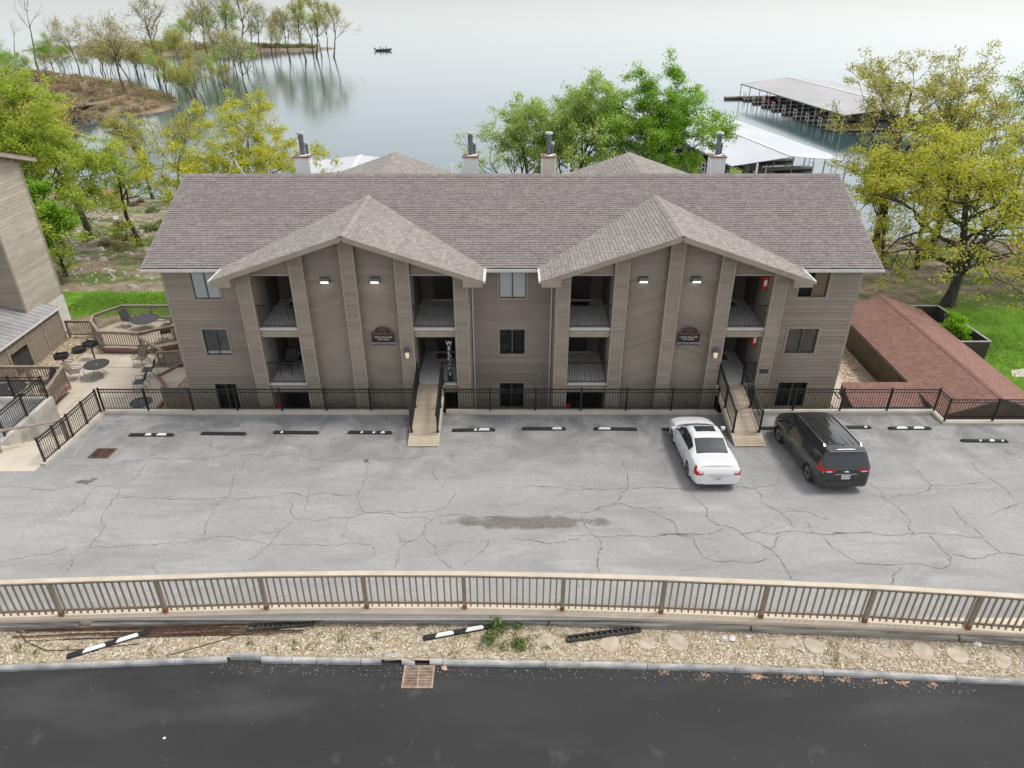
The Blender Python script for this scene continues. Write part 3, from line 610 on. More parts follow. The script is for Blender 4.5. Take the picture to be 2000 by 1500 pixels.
def sign(x, lab, l1, l2, l3):
    t_ = thing('unit_sign', lab, 'sign', (x, 27.7, 2.9), 0, 'unit signs on the gable panels')
    pts = [(-.5, 0, 0), (.5, 0, 0), (.5, 0, .6)] + [(.38 * math.cos(a), 0, .6 + .27 * math.sin(a)) for a in np.linspace(0, math.pi, 14)] + [(-.5, 0, .6)]
    MB().prism(pts, (0, -.035, 0)).build('board', pm('sign_black', (.02, .014, .012), (.03, .02, .018), 3, .5), t_)
    m = MB()
    for p, q in zip(pts, pts[1:] + pts[:1]): m.bar((p[0], -.035, p[2]), (q[0], -.035, q[2]), .018, .014, (0, 1, 0))
    m.build('border', pm('sign_border', (.3, .24, .2), None, 1, .6), t_)
    m = MB(); pa = [(.2 * math.cos(a), -.04, .66 + .1 * math.sin(a)) for a in np.linspace(.25, math.pi - .25, 9)]
    for p, q in zip(pa, pa[1:]): m.bar(p, q, .014, .01, (0, 1, 0))
    m.bar((-.13, -.04, .655), (.13, -.04, .655), .014, .01, (0, 1, 0)).build('emblem', red_p, t_)
    text(l1, .105, (0, -.037, .52), red_p, t_, sx=.92); text(l2, .112, (0, -.037, .315), cream_p, t_, sx=.95)
    bx(-.46, .46, -.05, -.035, .03, .15).build('lower_plate', pm('plate_black', (.008, .008, .008), None, 1, .5), t_); text(l3, .108, (0, -.052, .09), paintw, t_, sx=.84)
sign(-5.56, 'dark arched unit sign on the left gable panel', 'UNITS 209 & 210 UP', 'UNITS 205 & 206\nTHIS LEVEL', 'UNITS 201 & 202 DOWN')
sign(7.62, 'dark arched unit sign on the right gable panel', 'UNITS 211 & 212 UP', 'UNITS 207 & 208\nTHIS LEVEL', 'UNITS 203 & 204 DOWN')
ws = thing('welcome_board', 'tall dark porch board with white letters beside the left ramp entrance', 'sign', (-2.74, 27.66, 1.12), 0)
bx(-.11, .11, 0, .03, 0, 2.0).build('board', pm('board_dark', (.02, .022, .025), None, 1, .6), ws)
for i, ch_ in enumerate('WELCOME'): text(ch_, .26, (0, -.005, 1.86 - i * .25), white, ws, 'letter')
nb_ = thing('number_plaque', 'small dark house number plaque on the outer right post', 'plaque', (11.05, CY - .012, 1.75)); bx(-.17, .17, -.03, 0, -.09, .09).build('plate', pm('plum_plate', (.05, .035, .04), None, 1, .5), nb_); text('211', .12, (0, -.032, 0), pm('plum_letter', (.2, .16, .19), None, 1, .5), nb_, 'numerals')
redm = pm('extinguisher_red', (.5, .02, .02), (.6, .03, .03), 2, .35)
def extinguisher(x, y, z, lab):
    t_ = thing('fire_extinguisher', lab, 'extinguisher', (x, y, z), 0, 'red fire extinguisher cabinets')
    bx(-.1, .1, -.2, 0, -.28, .28).build('cabinet', redm, t_, bevel=.02); bx(-.06, .06, -.212, -.2, -.12, .14).build('window', paintw, t_); MB().tube([(.07, -.215, 0), (.07, -.24, 0)], .02, 8).build('handle', steel, t_)
extinguisher(10.6, 28.1, 5.65, 'red extinguisher cabinet on the top balcony of the right gable'); extinguisher(10.6, 28.1, 3.0, 'red extinguisher cabinet above the right ramp landing')
extinguisher(-10.62, 27.72, -.35, 'red extinguisher cabinet at ground level behind the left fence'); extinguisher(2.55, 27.72, -.4, 'red extinguisher cabinet at ground level behind the middle fence')
def mat_(x, y, z, lab, m): bx(-.42, .42, -.28, .28, 0, .02).build('doormat', m, None, loc=(x, y, z + .002), label=lab, cat='doormat', group='doormats in the breezeways')
mt1 = pm('doormat_brown', (.12, .07, .045), (.17, .1, .065), 20, .95); mt2 = pm('doormat_dark', (.03, .03, .03), (.05, .045, .04), 20, .95)
mat_(-3.15, 30.1, 1.1, 'brown doormat at the door behind the left ramp', mt1); mat_(9.75, 30.0, 1.1, 'brown doormat at the door behind the right ramp', mt1)
mat_(3.1, 30.0, 3.8, 'dark doormat on the top balcony left of the right gable', mt2); mat_(9.75, 29.9, 3.8, 'dark doormat on the top balcony right of the right gable', mt2); mat_(-9.75, 29.9, 3.8, 'dark doormat on the top balcony of the left gable', mt2); mat_(-9.7, 29.9, 1.1, 'dark doormat on the middle balcony of the left gable', mt2)
# ================================================================ ramps
def ramp(cx, lab):
    t_ = thing('entry_ramp', lab, 'ramp', (cx, 0, 0), 0, 'plank ramps from the lot to the middle floor')
    y0, y1, z0, z1, hw = 23.75, 27.44, lotz(23.75) + .05, 1.1, .57
    d = (z1 - z0) / (y1 - y0); L_ = math.hypot(y1 - y0, z1 - z0); k = int(L_ / .145); an = math.atan(d)
    pl = MB().box(-hw, hw, 0, .138, -.035, 0).mesh('plank', plank_m)
    for i in range(k): s = i * .145; put('plank', pl, t_, (rnd.uniform(-.006, .006), y0 + s * math.cos(an), z0 + s * math.sin(an)), (an, 0, 0))
    for sx in (-1, 1):
        MB().bar((sx * (hw + .03), y0, z0 - .13), (sx * (hw + .03), y1, z1 - .13), .05, .24).build('stringer', pm('stringer', (.42, .38, .31), (.52, .47, .39), 2, .8), t_)
        xx = sx * (hw - .03); r_ = MB(); ya = y0 + .75; za = z0 + .75 * d
        r_.bar((xx, ya, za + 1.0), (xx, y1, z1 + 1.0), .045, .05).bar((xx, ya, za + .86), (xx, y1, z1 + .86), .03, .03).bar((xx, ya, za + .1), (xx, y1, z1 + .1), .03, .03)
        r_.bar((xx - sx * .07, ya + .1, za + .75), (xx - sx * .07, y1, z1 + .75), .035, .035)
        rl = r_.build('railing', blackm, t_)
        ps = MB().box(-.035, .035, -.035, .035, 0, 1.06).box(-.06, .06, -.06, .06, 0, .015).mesh('post', blackm)
        for f in (0.01, .5, .99): put('post', ps, rl, (xx, ya + (y1 - ya) * f, za + (z1 - za) * f))
        pk = MB().box(-.009, .009, -.009, .009, .1, .98).mesh('picket', blackm); n_ = int((y1 - ya) / .115)
        for i in range(1, n_): put('picket', pk, rl, (xx, ya + (y1 - ya) * i / n_, za + (z1 - za) * i / n_))
ramp(-3.6, 'wooden plank ramp with black railings at the left gable entrance'); ramp(9.65, 'wooden plank ramp with black railings between the two parked cars')
# ================================================================ fences
def iron_fence(lab, pts, sp=2.1, h=1.05, ends=(True, True), group='black iron fences'):
    t_ = thing('iron_fence', lab, 'fence', pts[0], 0, group); o = Vector(pts[0]); P = [Vector(p) - o for p in pts]
    ps = MB().box(-.032, .032, -.032, .032, -.05, h + .05).box(-.042, .042, -.042, .042, h + .05, h + .07).mesh('post', blackm); pk = MB().box(-.009, .009, -.009, .009, .06, h - .01).mesh('picket', blackm)
    for si, (a, c) in enumerate(zip(P, P[1:])):
        L_ = (c - a).length; up = Vector((0, 0, 1)); n_ = max(1, round(L_ / sp)); rz = math.atan2((c - a).y, (c - a).x)
        for hh, w, th in ((h, .04, .045), (h - .14, .03, .03), (.1, .03, .03)): MB().bar(a + up * hh, c + up * hh, w, th).build('rail', blackm, t_)
        for i in range(n_ + 1):
            if i == 0 and (si > 0 or not ends[0]): continue
            put('post', ps, t_, a + (c - a) * i / n_, (0, 0, rz))
        k = int(L_ / .118)
        for i in range(1, k): put('picket', pk, t_, a + (c - a) * i / k, (0, 0, rz))
FY = 26.72; FZ = .16
iron_fence('black iron fence along the lot between the stairs and the left ramp', [(-18.0, FY, FZ), (-4.25, FY, FZ)])
iron_fence('black iron fence along the lot between the two ramps', [(-2.95, FY, FZ), (9.0, FY, FZ)])
iron_fence('black iron fence running from the right ramp to the red roof', [(10.3, FY, FZ), (18.62, FY, FZ), (18.62, 25.85, FZ), (31, 25.85, FZ)])
iron_fence('black iron fence stepping down beside the stairs to the lot corner', [(-18.08, 22.45, lotz(22.45) + .08), (-18.08, 24.4, lotz(24.4) + .1), (-18.08, 26.6, FZ)], 1.1)
iron_fence('black iron fence around the raised ground left of the stairs', [(-21.05, 24.6, .2), (-21.05, 27.72, .2), (-30, 27.72, .2)], 1.6)
# retaining walls and kerb tops below the fences
rw = MB().box(-18.2, -4.3, 26.6, 26.85, -1.9, .14).box(-2.9, 9.05, 26.6, 26.85, -1.9, .14).box(10.25, 18.75, 26.6, 26.85, -1.9, .14).box(18.5, 18.75, 25.7, 26.6, -1.9, .141).box(18.75, 46, 25.7, 25.97, -1.9, .14).box(-4.3, -2.9, 26.6, 26.8, -1.9, -.02).box(9.05, 10.25, 26.6, 26.8, -1.9, -.02)
rw.build('retaining_wall', conc, label='concrete retaining wall and kerb below the fence along the building', cat='wall')
bx(-18.18, -17.98, 22.3, 26.6, -1.9, .0).build('stair_wall', concg, label='low concrete wall under the fence between stairs and lot', cat='wall')
m = MB(); m.add([(-18.18, 22.3, -.2), (-17.98, 22.3, -.2), (-17.98, 26.6, -.2), (-18.18, 26.6, -.2), (-18.18, 22.3, lotz(22.3) + .1), (-17.98, 22.3, lotz(22.3) + .1), (-17.98, 26.6, .14), (-18.18, 26.6, .14)], [(4, 5, 6, 7), (0, 1, 5, 4), (1, 2, 6, 5), (3, 0, 4, 7)]); m.build('stair_kerb', conc, label='pale concrete kerb sloping beside the stair fence', cat='kerb')
m = MB().box(-21.15, -20.9, 23.6, 27.85, -1.9, .19).box(-46, -21.15, 27.6, 27.85, -1.9, .19); m.build('terrace_wall', concg, label='water stained concrete wall on the left side of the stairs', cat='wall')
st = thing('concrete_stairs', 'concrete stairs going down from the lot landing to the patio', 'stairs', (-19.5, 23.6, 0))
for i in range(12): z = lotz(23.6) - (i + 1) * .163; bx(-1.4, 1.32, i * .34, (i + 1) * .34, -1.9, z).build('step', concp, st)
bx(-20.9, -18.18, 21.9, 23.598, .1, lotz(23) + .1).build('landing', concp, st).parent = None
o = [x for x in bpy.data.objects if x.name.startswith('landing')][0]; o['kind'] = 'structure'
hr = thing('wooden_handrail', 'old wooden handrail on a stout post across the stair landing', 'handrail', (-20.3, 23.1, lotz(23.1) + .08))
MB().box(-.1, .1, -.1, .1, 0, .95).build('post', wood_d, hr, bevel=.01); MB().bar((-.1, 0, .98), (2.1, 1.3, .75), .14, .05).build('rail', wood_d, hr)
MB().box(1.95, 2.07, 1.2, 1.32, -.4, .75).build('post', wood_d, hr)
wp = MB().tube([onlot_ + (lotz(onlot_[1]) + .03,) for onlot_ in (onlot(200, 822), onlot(190, 836), onlot(172, 853), onlot(155, 876), onlot(143, 893))], .014, 6).build('hose', pm('hose_white', (.5, .5, .48), None, 2, .5), label='thin white hose lying along the stair kerb', cat='hose')
# wooden railing by the road
PO = [(-18.3, 13.82), (-15.45, 14.0), (-12.62, 14.15), (-9.76, 14.27), (-6.95, 14.39), (-4.12, 14.43), (-1.34, 14.42), (1.42, 14.35), (4.19, 14.24), (6.95, 14.08), (9.78, 13.92), (12.52, 13.68), (15.3, 13.4), (18.1, 13.1)]
RH = 1.30
tf = thing('wooden_railing', 'long tan railing with square balusters between the lot and the road', 'fence', (0, 14.3, 1.13))
def rl_(p): return Vector((p[0], p[1] - 14.3, 0))
for i, p in enumerate(PO):
    q = rl_(p); o = bx(-.055, .055, -.055, .055, .16, RH).build('post', wood_f, tf, loc=q); bx(-.058, .058, -.058, .058, 0, .16).build('rusty_base', rust, o)
bl = MB().box(-.02, .02, -.02, .02, .12, RH - .05).mesh('baluster', wood_f)
for a, c in zip(PO, PO[1:]):
    a, c = rl_(a), rl_(c); d = (c - a).normalized(); nrm = Vector((d.y, -d.x, 0)); up = Vector((0, 0, 1)); rz = math.atan2(d.y, d.x)
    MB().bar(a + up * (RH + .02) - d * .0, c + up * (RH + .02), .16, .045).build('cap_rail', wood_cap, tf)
    MB().bar(a + up * (RH - .06) + d * .05, c + up * (RH - .06) - d * .05, .04, .09).build('top_rail', wood_f, tf); MB().bar(a + up * .22 + d * .05, c + up * .22 - d * .05, .04, .08).build('bottom_rail', wood_f, tf)
    k = 15
    for j in range(1, k): put('baluster', bl, tf, a + (c - a) * (j + rnd.uniform(-.05, .05)) / k + nrm * .045, (0, rnd.uniform(-.008, .008), rz))
# ================================================================ wheel stops
def wstop(p, q, lab, zf, marks, seed, holes=False, group='black rubber wheel stops'):
    p = Vector((*p, zf(*p))); q = Vector((*q, zf(*q))); d = q - p; L_ = d.length; c = (p + q) / 2
    t_ = thing('wheel_stop', lab, 'wheel stop', c, 0, group); t_.rotation_euler = (0, -math.asin(d.z / L_), math.atan2(d.y, d.x)); hl = L_ / 2
    if not holes:
        pr = [(-.09, 0), (-.075, .07), (-.045, .105), (.045, .105), (.075, .07), (.09, 0)]
        xs_ = [-hl, -hl + .06, hl - .06, hl]; vs = [(x, a, h * (.55 if k in (0, 3) else 1)) for k, x in enumerate(xs_) for a, h in pr]; n_ = 6
        MB().add(vs, [(i * n_ + k, (i + 1) * n_ + k, (i + 1) * n_ + k + 1, i * n_ + k + 1) for i in range(3) for k in range(5)] + [tuple(range(6)), tuple(18 + k for k in range(6))[::-1]]).build('body', rubber, t_)
    else:   # turned over: ribbed hollow underside
        m = MB().box(-hl, hl, -.09, -.065, 0, .11).box(-hl, hl, .065, .09, 0, .11).box(-hl, hl, -.09, .09, 0, .02); k = 13
        for i in range(k + 1): x = -hl + 2 * hl * i / k; m.box(x - .018, x + .018, -.065, .065, .02, .105)
        m.build('body', pm('rubber_dusty', (.04, .04, .035), (.08, .078, .065), 8, .85), t_)
    r = random.Random(seed)
    for (a, w) in marks:
        x = a * hl; m = MB(); m.add([(x - w / 2, -.048, .1075), (x + w / 2, -.048, .1075), (x + w / 2 - .05, .03, .1075), (x - w / 2 + .05, .03, .1075)], [(0, 1, 2, 3)])
        m.add([(x - w / 2 - .03, -.079, .07), (x + w / 2 - .02, -.079, .07), (x + w / 2, -.049, .106), (x - w / 2, -.049, .106)], [(0, 1, 2, 3)]); m.build('reflector', paintw, t_)
zl = lambda x, y: lotz(y)
WS = [((-15.95, 24.71), (-14.1, 24.71), [(-.1, .25), (.5, .4)], 'wheel stop with two white patches nearest the stairs'), ((-13.01, 24.84), (-11.13, 24.8), [], 'plain black wheel stop second from the stairs'), ((-10.0, 24.93), (-8.11, 24.89), [(-.6, .1)], 'black wheel stop third from the stairs'), ((-6.88, 24.93), (-5.02, 24.89), [(-.35, .1), (.2, .1), (.6, .16)], 'wheel stop with small white flecks left of the left ramp'),
      ((-2.53, 25.11), (-.71, 25.16), [(.1, .12), (.5, .45)], 'wheel stop just right of the left ramp'), ((.43, 25.25), (2.28, 25.25), [(.6, .4)], 'wheel stop in the middle of the lot with one worn white patch'), ((3.47, 25.25), (5.29, 25.2), [(-.5, .5)], 'wheel stop left of the white coupe'), ((6.35, 25.2), (8.2, 25.2), [], 'wheel stop under the nose of the white coupe'), ((10.35, 25.3), (12.2, 25.3), [], 'wheel stop under the nose of the dark minivan'),
      ((13.4, 25.39), (15.26, 25.39), [(.75, .12)], 'wheel stop just right of the dark minivan'), ((15.98, 25.3), (17.78, 25.3), [(-.4, .45), (.4, .45)], 'wheel stop with two bright white patches near the fence jog'), ((18.44, 24.23), (20.31, 24.18), [(-.2, .08), (.3, .2), (.75, .08)], 'wheel stop at the far right edge of the lot')]
for i, (p, q, mk, lab) in enumerate(WS): wstop(p, q, lab, zl, mk, i)
zb = lambda x, y: bed_z(x, y) + .0
wstop((-11.95, 12.98), (-10.0, 13.82), 'black wheel stop with two white bars lying aslant in the mulch', zb, [(-.35, .55), (.42, .55)], 20, group='wheel stops thrown in the mulch strip')
wstop((-2.44, 13.57), (-.5, 14.0), 'black wheel stop with white bars lying in mulch beside weeds', zb, [(-.4, .5), (.45, .5)], 21, group='wheel stops thrown in the mulch strip')
wstop((1.52, 13.52), (3.57, 13.85), 'upturned ribbed wheel stop lying among the stepping stones', zb, [], 22, True, group='wheel stops thrown in the mulch strip')
wstop((-7.35, 13.88), (-5.6, 14.08), 'upturned ribbed wheel stop at the end of the rebar pile', zb, [], 23, True, group='wheel stops thrown in the mulch strip')
# ---- grates
def grate(cx, cy, z, w, d, lab, mat_, tilt=0, nbar=13):
    t_ = thing('drain_grate', lab, 'grate', (cx, cy, z)); t_.rotation_euler = (tilt, 0, 0)
    bx(-w / 2, w / 2, -d / 2, d / 2, .002, .006).build('pit', pm('pit_black', (.006, .006, .006), None, 1, .9), t_)
    m = MB()
    for a in ((-w / 2, -w / 2 + .05, -d / 2, d / 2), (w / 2 - .05, w / 2, -d / 2, d / 2), (-w / 2 + .05, w / 2 - .05, -d / 2, -d / 2 + .05), (-w / 2 + .05, w / 2 - .05, d / 2 - .05, d / 2), (-.018, .018, -d / 2 + .05, d / 2 - .05)): m.box(*a, .006, .035)
    m.build('frame', mat_, t_)
    for i in range(nbar): y = -d / 2 + .05 + (d - .1) * (i + .5) / nbar; bx(-w / 2 + .05, w / 2 - .05, y - .012, y + .012, .006, .03).build('grate_bar', mat_, t_)
grate(-2.46, 12.45, .70, .82, .70, 'rusty pale iron drain grate in the road at the broken kerb', pm('grate_iron', (.27, .17, .11), (.42, .33, .26), 6, .8, .3, 60))
gx_, gy_ = onlot(200, 886); grate(gx_, gy_, lotz(gy_), .8, .75, 'rusty brown drain grate in the lot beside the stairs', pm('grate_rust', (.09, .05, .03), (.16, .09, .06), 6, .9), -math.atan(LS), 10)
mh = MB().tube([(0, 0, 0), (0, 0, .05)], .42, 20).build('manhole_cover', pm('cover', (.13, .13, .13), (.2, .2, .2), 5, .8), loc=(-22.3, 24.9, .13), label='round dark manhole cover at the left edge beyond the stairs', cat='manhole cover')
# ---- mulch strip contents
def chips(name, n, zf, area, sz, cols, mat_, lab=None, flat=.35, seed=1):
    r = np.random.RandomState(seed); x = r.uniform(area[0], area[1], n); f = r.rand(n)
    vs = np.zeros((n, 4, 3)); c = np.array([area[2](a) for a in x]) ; e = np.array([area[3](a) for a in x]); y = c + (e - c) * f; z = np.array([zf(a, b) for a, b in zip(x, y)]) + .006
    an = r.rand(n) * 6.28; l = sz[0] * r.uniform(.5, 1.5, n); w = sz[1] * r.uniform(.5, 1.5, n); tl = r.uniform(-flat, flat, n); tr = r.uniform(-flat, flat, n)
    for k, (a, b) in enumerate(((-1, -1), (1, -1), (1, 1), (-1, 1))):
        u, v = a * l / 2, b * w / 2
        vs[:, k, 0] = x + u * np.cos(an) - v * np.sin(an); vs[:, k, 1] = y + u * np.sin(an) + v * np.cos(an); vs[:, k, 2] = z + np.maximum(0, u * tl + v * tr) + .01 * r.rand(n)
    return quads(name, vs, np.array(cols)[r.randint(0, len(cols), n)] * r.uniform(.75, 1.2, (n, 1)), mat_)
def quads(name, vs, col, mat_, parent=None, loc=None):
    n = len(vs); me = bpy.data.meshes.new(name); me.vertices.add(4 * n); me.vertices.foreach_set('co', vs.reshape(-1).astype(np.float32)); me.loops.add(4 * n); me.loops.foreach_set('vertex_index', np.arange(4 * n, dtype=np.int32))
    me.polygons.add(n); me.polygons.foreach_set('loop_start', np.arange(0, 4 * n, 4, dtype=np.int32)); me.update(calc_edges=True)
    ca = me.color_attributes.new('Col', 'FLOAT_COLOR', 'CORNER'); cc = np.ones((n, 4, 4), np.float32); cc[:, :, :3] = np.asarray(col)[:, None, :]; ca.data.foreach_set('color', cc.reshape(-1))
    me.materials.append(mat_); o = put(name, me, parent, loc); return o
chipm = pm('wood_chip', (.9, .9, .9), (1, 1, 1), 3, .9, attr=True)
o = chips('wood_chips', 26000, bed_z, (-17, 17, lambda x: kerb_y(x) + .1, lambda x: edge_y(x) - .18), (.085, .028), [(.5, .41, .28), (.6, .52, .39), (.38, .29, .18), (.66, .61, .52), (.45, .35, .22)], chipm); tag(o, 'pale wood chips covering the strip between road and railing', 'wood chips', kind='stuff')
o = chips('road_grit', 130, lambda x, y: .704, (-13, 13, lambda x: 9.5, lambda x: kerb_y(x) - .1), (.016, .012), [(.3, .29, .27), (.25, .22, .2), (.4, .39, .37)], chipm, seed=5); tag(o, 'scattered pale grit on the dark road', 'grit', kind='stuff')
o = chips('kerb_grit', 450, lambda x, y: .704, (-8, 12, lambda x: kerb_y(x) - .45, lambda x: kerb_y(x) - .08), (.02, .014), [(.4, .38, .35), (.5, .45, .33)], chipm, seed=6); tag(o, 'loose grit gathered in the gutter along the kerb', 'grit', kind='stuff')
def tufts(name, spots, mat_, seed, h=.22, n=60, spread=.22, w=.012, lab='', cat='grass'):
    r = np.random.RandomState(seed); V = []; C = []
    for (x, y, z, s) in spots:
        for _ in range(int(n * s)):
            a = r.rand() * 6.28; d = r.rand() ** .7 * spread * s; bx_, by_ = x + d * math.cos(a), y + d * math.sin(a); hh = h * s * r.uniform(.4, 1.2); le = r.uniform(.0, .6) * hh; a2 = r.rand() * 6.28; b = r.rand() * 3.14
            dx, dy = w * math.cos(b), w * math.sin(b); tx, ty = bx_ + le * math.cos(a2), by_ + le * math.sin(a2)
            V.append([(bx_ - dx, by_ - dy, z), (bx_ + dx, by_ + dy, z), (tx + dx * .3, ty + dy * .3, z + hh), (tx - dx * .3, ty - dy * .3, z + hh)]); C.append(np.array((.2, .25, .06)) * r.uniform(.6, 1.5) + np.array((.08, .05, 0)) * r.rand())
    o = quads(name, np.array(V), np.array(C), mat_); return tag(o, lab, cat, kind='stuff')
grm = pm('grass_blade', (.9, .9, .9), (1, 1, 1), 2, .7, attr=True, trans=.3)
sp = []
for px, n_, ex in ((-7.5, 12, 3.0), (-4.3, 18, 2.2), (-.5, 24, 1.2), (.4, 14, 1.0), (8.6, 10, 1.2), (-12.5, 10, 2)):
    for _ in range(n_): x = px + rnd.gauss(0, ex * .6); y = rnd.uniform(kerb_y(x) + .15, edge_y(x) - .2); sp.append((x, y, bed_z(x, y), rnd.uniform(.3, .8)))
tufts('weeds', sp, grm, 4, h=.14, lab='sparse green weeds growing in the mulch strip', cat='weeds')
def weed(x, y, z, s, lab):
    tufts_v = []; r = np.random.RandomState(int(abs(x * 100))); V = []; C = []
    for _ in range(int(260 * s)):
        a = r.rand() * 6.28; el = r.uniform(.2, 1.4); d = r.rand() ** .5 * .34 * s; p = np.array((d * math.cos(a) * math.cos(el), d * math.sin(a) * math.cos(el), d * math.sin(el))); q = r.randn(3); q /= np.linalg.norm(q); u = np.cross(q, r.randn(3)); u /= np.linalg.norm(u); l = .045 * r.uniform(.6, 1.4)
        V.append([p - q * l, p - u * l * .5, p + q * l, p + u * l * .5]); C.append(np.array((.17, .25, .06)) * r.uniform(.6, 1.5))
    o = quads('weed_clump', np.array(V), np.array(C), grm, None, (x, y, z)); tag(o, lab, 'weed', 'leafy weed clumps in the mulch')
weed(-.42, 13.95, .86, 1.0, 'leafy weed clump at the tip of the black wheel stop'); weed(-.62, 13.5, .85, .8, 'green weed clump below the tip of the black wheel stop'); weed(.15, 14.02, .86, .6, 'small weed clump against the timber edging'); weed(.2, 13.35, .84, .7, 'yellowish weed clump left of the stepping stones')
stm = pm('stepping_stone', (.42, .34, .26), (.52, .44, .35), 4, .9, .3, 30, rand=.08)
SS = [(.85, 13.59), (1.15, 13.42), (2.67, 13.42), (3.66, 13.5), (4.53, 13.45), (7.48, 13.5), (8.23, 13.33), (9.15, 13.19), (10.15, 13.19), (11.1, 13.15), (11.97, 13.02), (13.01, 12.91)]
sn = ['first', 'second', 'third', 'fourth', 'fifth', 'sixth', 'seventh', 'eighth', 'ninth', 'tenth', 'eleventh', 'twelfth']
for i, (x, y) in enumerate(SS):
    if i == 1: continue
    m = MB(); N = 18; r0 = rnd.uniform(.24, .29); vs = []
    for h, k in ((0, 1.03), (.035, 1.0), (.05, .93)):
        for a in range(N): t = 6.283 * a / N; q = r0 * k * (1 + .05 * math.sin(3 * t + i)); vs.append((q * math.cos(t) * 1.1, q * math.sin(t), h))
    m.add(vs, [(l * N + a, l * N + (a + 1) % N, (l + 1) * N + (a + 1) % N, (l + 1) * N + a) for l in (0, 1) for a in range(N)] + [tuple(2 * N + a for a in range(N))])
    o = m.build('stepping_stone', stm, loc=(x, y, bed_z(x, y) - rnd.uniform(.012, .032))); o.rotation_euler = (rnd.uniform(-.06, .06), rnd.uniform(-.06, .06), rnd.uniform(0, 6))
    k = i if i == 0 else i - 1; tag(o, 'round flat stepping stone in the mulch, ' + sn[k] + ' counting from the weeds', 'stone', 'stepping stones in the mulch strip')
rbm = pm('rebar', (.07, .035, .022), (.14, .075, .045), 10, .9, .3, 80, rand=.25)
for i in range(22):
    x0 = -14.2 + rnd.uniform(0, 3.2); x1 = x0 + rnd.uniform(4.5, 6.0); x1 = min(x1, -5.8); f = rnd.uniform(.58, .9); g = f + rnd.uniform(-.12, .12)
    def yb(x, f): return kerb_y(x) + (edge_y(x) - kerb_y(x)) * min(.86, max(.5, f))
    n_ = 6; pts = []
    for k in range(n_ + 1): x = x0 + (x1 - x0) * k / n_; y = yb(x, f + (g - f) * k / n_); pts.append((x, y, bed_z(x, y) + .02 + .012 * (i // 5)))
    MB().tube(pts, .012, 5).build('rebar_rod', rbm, label='rusty steel rod in the pile along the timber edging', cat='steel rod', group='rusty rods in the pile')
p3_ = [(-14.6, 13.85), (-13.7, 13.8), (-13.3, 13.45), (-12.6, 13.18), (-11.4, 13.22), (-10.2, 13.4)]
MB().tube([(x, y, bed_z(x, y) + .03) for x, y in p3_], .014, 5).build('rebar_rod', rbm, label='bent rusty rod looping out of the pile at far left', cat='steel rod')
p3_ = [(-9.3, 13.02), (-8.4, 13.35), (-7.4, 13.75)]; MB().tube([(x, y, bed_z(x, y) + .03) for x, y in p3_], .012, 5).build('rebar_rod', rbm, label='single rusty rod slanting from the pile to the kerb', cat='steel rod')
def rock(x, y, z, s, lab, seed, mat_=None, group=None):
    r = random.Random(seed); bmv = []; N, M = 8, 5
    for j in range(M + 1):
        ph = math.pi * j / M
        for k in range(N): t = 6.283 * k / N; q = s * r.uniform(.75, 1.15); bmv.append((q * math.sin(ph) * math.cos(t) * 1.2, q * math.sin(ph) * math.sin(t), q * math.cos(ph) * .6))
    m = MB().add(bmv, [(j * N + k, (j + 1) * N + k, (j + 1) * N + (k + 1) % N, j * N + (k + 1) % N) for j in range(M) for k in range(N)])
    return m.build('rock', mat_ or rockm, loc=(x, y, z + s * .25), label=lab, cat='rock', group=group)
wr = pm('white_rock', (.6, .59, .56), (.75, .74, .7), 5, .8)
rock(6.05, 13.55, .87, .1, 'white rock in the mulch below the railing post', 1, wr); rock(6.5, 13.62, .87, .07, 'small white rock right of the larger white rock', 2, wr); rock(12.7, 13.38, .86, .1, 'white rock against the timber at far right', 3, wr); rock(5.85, 13.6, .86, .07, 'small pale rock left of the white rock', 4, wr)
tr = pm('terracotta_rubble', (.5, .3, .19), (.62, .42, .3), 8, .9)
for i, (x, n_, lab) in enumerate(((4.05, 8, 'small orange rubble bit in the gutter, leftmost in the row'), (5.1, 8, 'small orange rubble bit in the gutter, second from left'), (6.45, 30, 'largest pile of crumbled orange rubble in the gutter'), (7.3, 30, 'wide flat pile of orange rubble right of the largest pile'), (7.95, 22, 'orange rubble pile in the middle of the gutter row'), (8.7, 20, 'orange rubble pile fourth from the right end of the row'), (9.6, 14, 'orange rubble pile third from the right end of the row'), (10.2, 14, 'orange rubble pile second from the right end of the row'), (10.95, 12, 'last thin spread of orange rubble at the right end'))):
    y0 = kerb_y(x) - .16; m = MB()
    for k in range(n_ * 2):
        dx, dy = rnd.gauss(0, .035 + n_ * .0035), rnd.gauss(0, .05); s_ = rnd.uniform(.012, .035); h = rnd.uniform(.01, .04); a_ = rnd.uniform(0, 3); c_, q_ = math.cos(a_) * s_, math.sin(a_) * s_
        m.add([(dx - c_, dy - q_, 0), (dx + q_, dy - c_, 0), (dx + c_, dy + q_, 0), (dx - q_, dy + c_, 0), (dx + rnd.uniform(-.01, .01), dy, h)], [(0, 1, 4), (1, 2, 4), (2, 3, 4), (3, 0, 4)], rnd.uniform(.7, 1.15))
    m.build('rubble_pile', pm('terracotta_chip', (.5, .31, .2), (.62, .43, .31), 8, .9, attr=True), loc=(x, y0, .702), label=lab, cat='rubble', group='orange rubble in the gutter', kind='stuff')
rock(-1.8, 12.72, .7, .08, 'orange rubble lump at the corner of the road grate', 60, tr)
rock(-8.4, 10.72, .7, .035, 'tiny pale stone lying alone on the dark road', 61, wr)
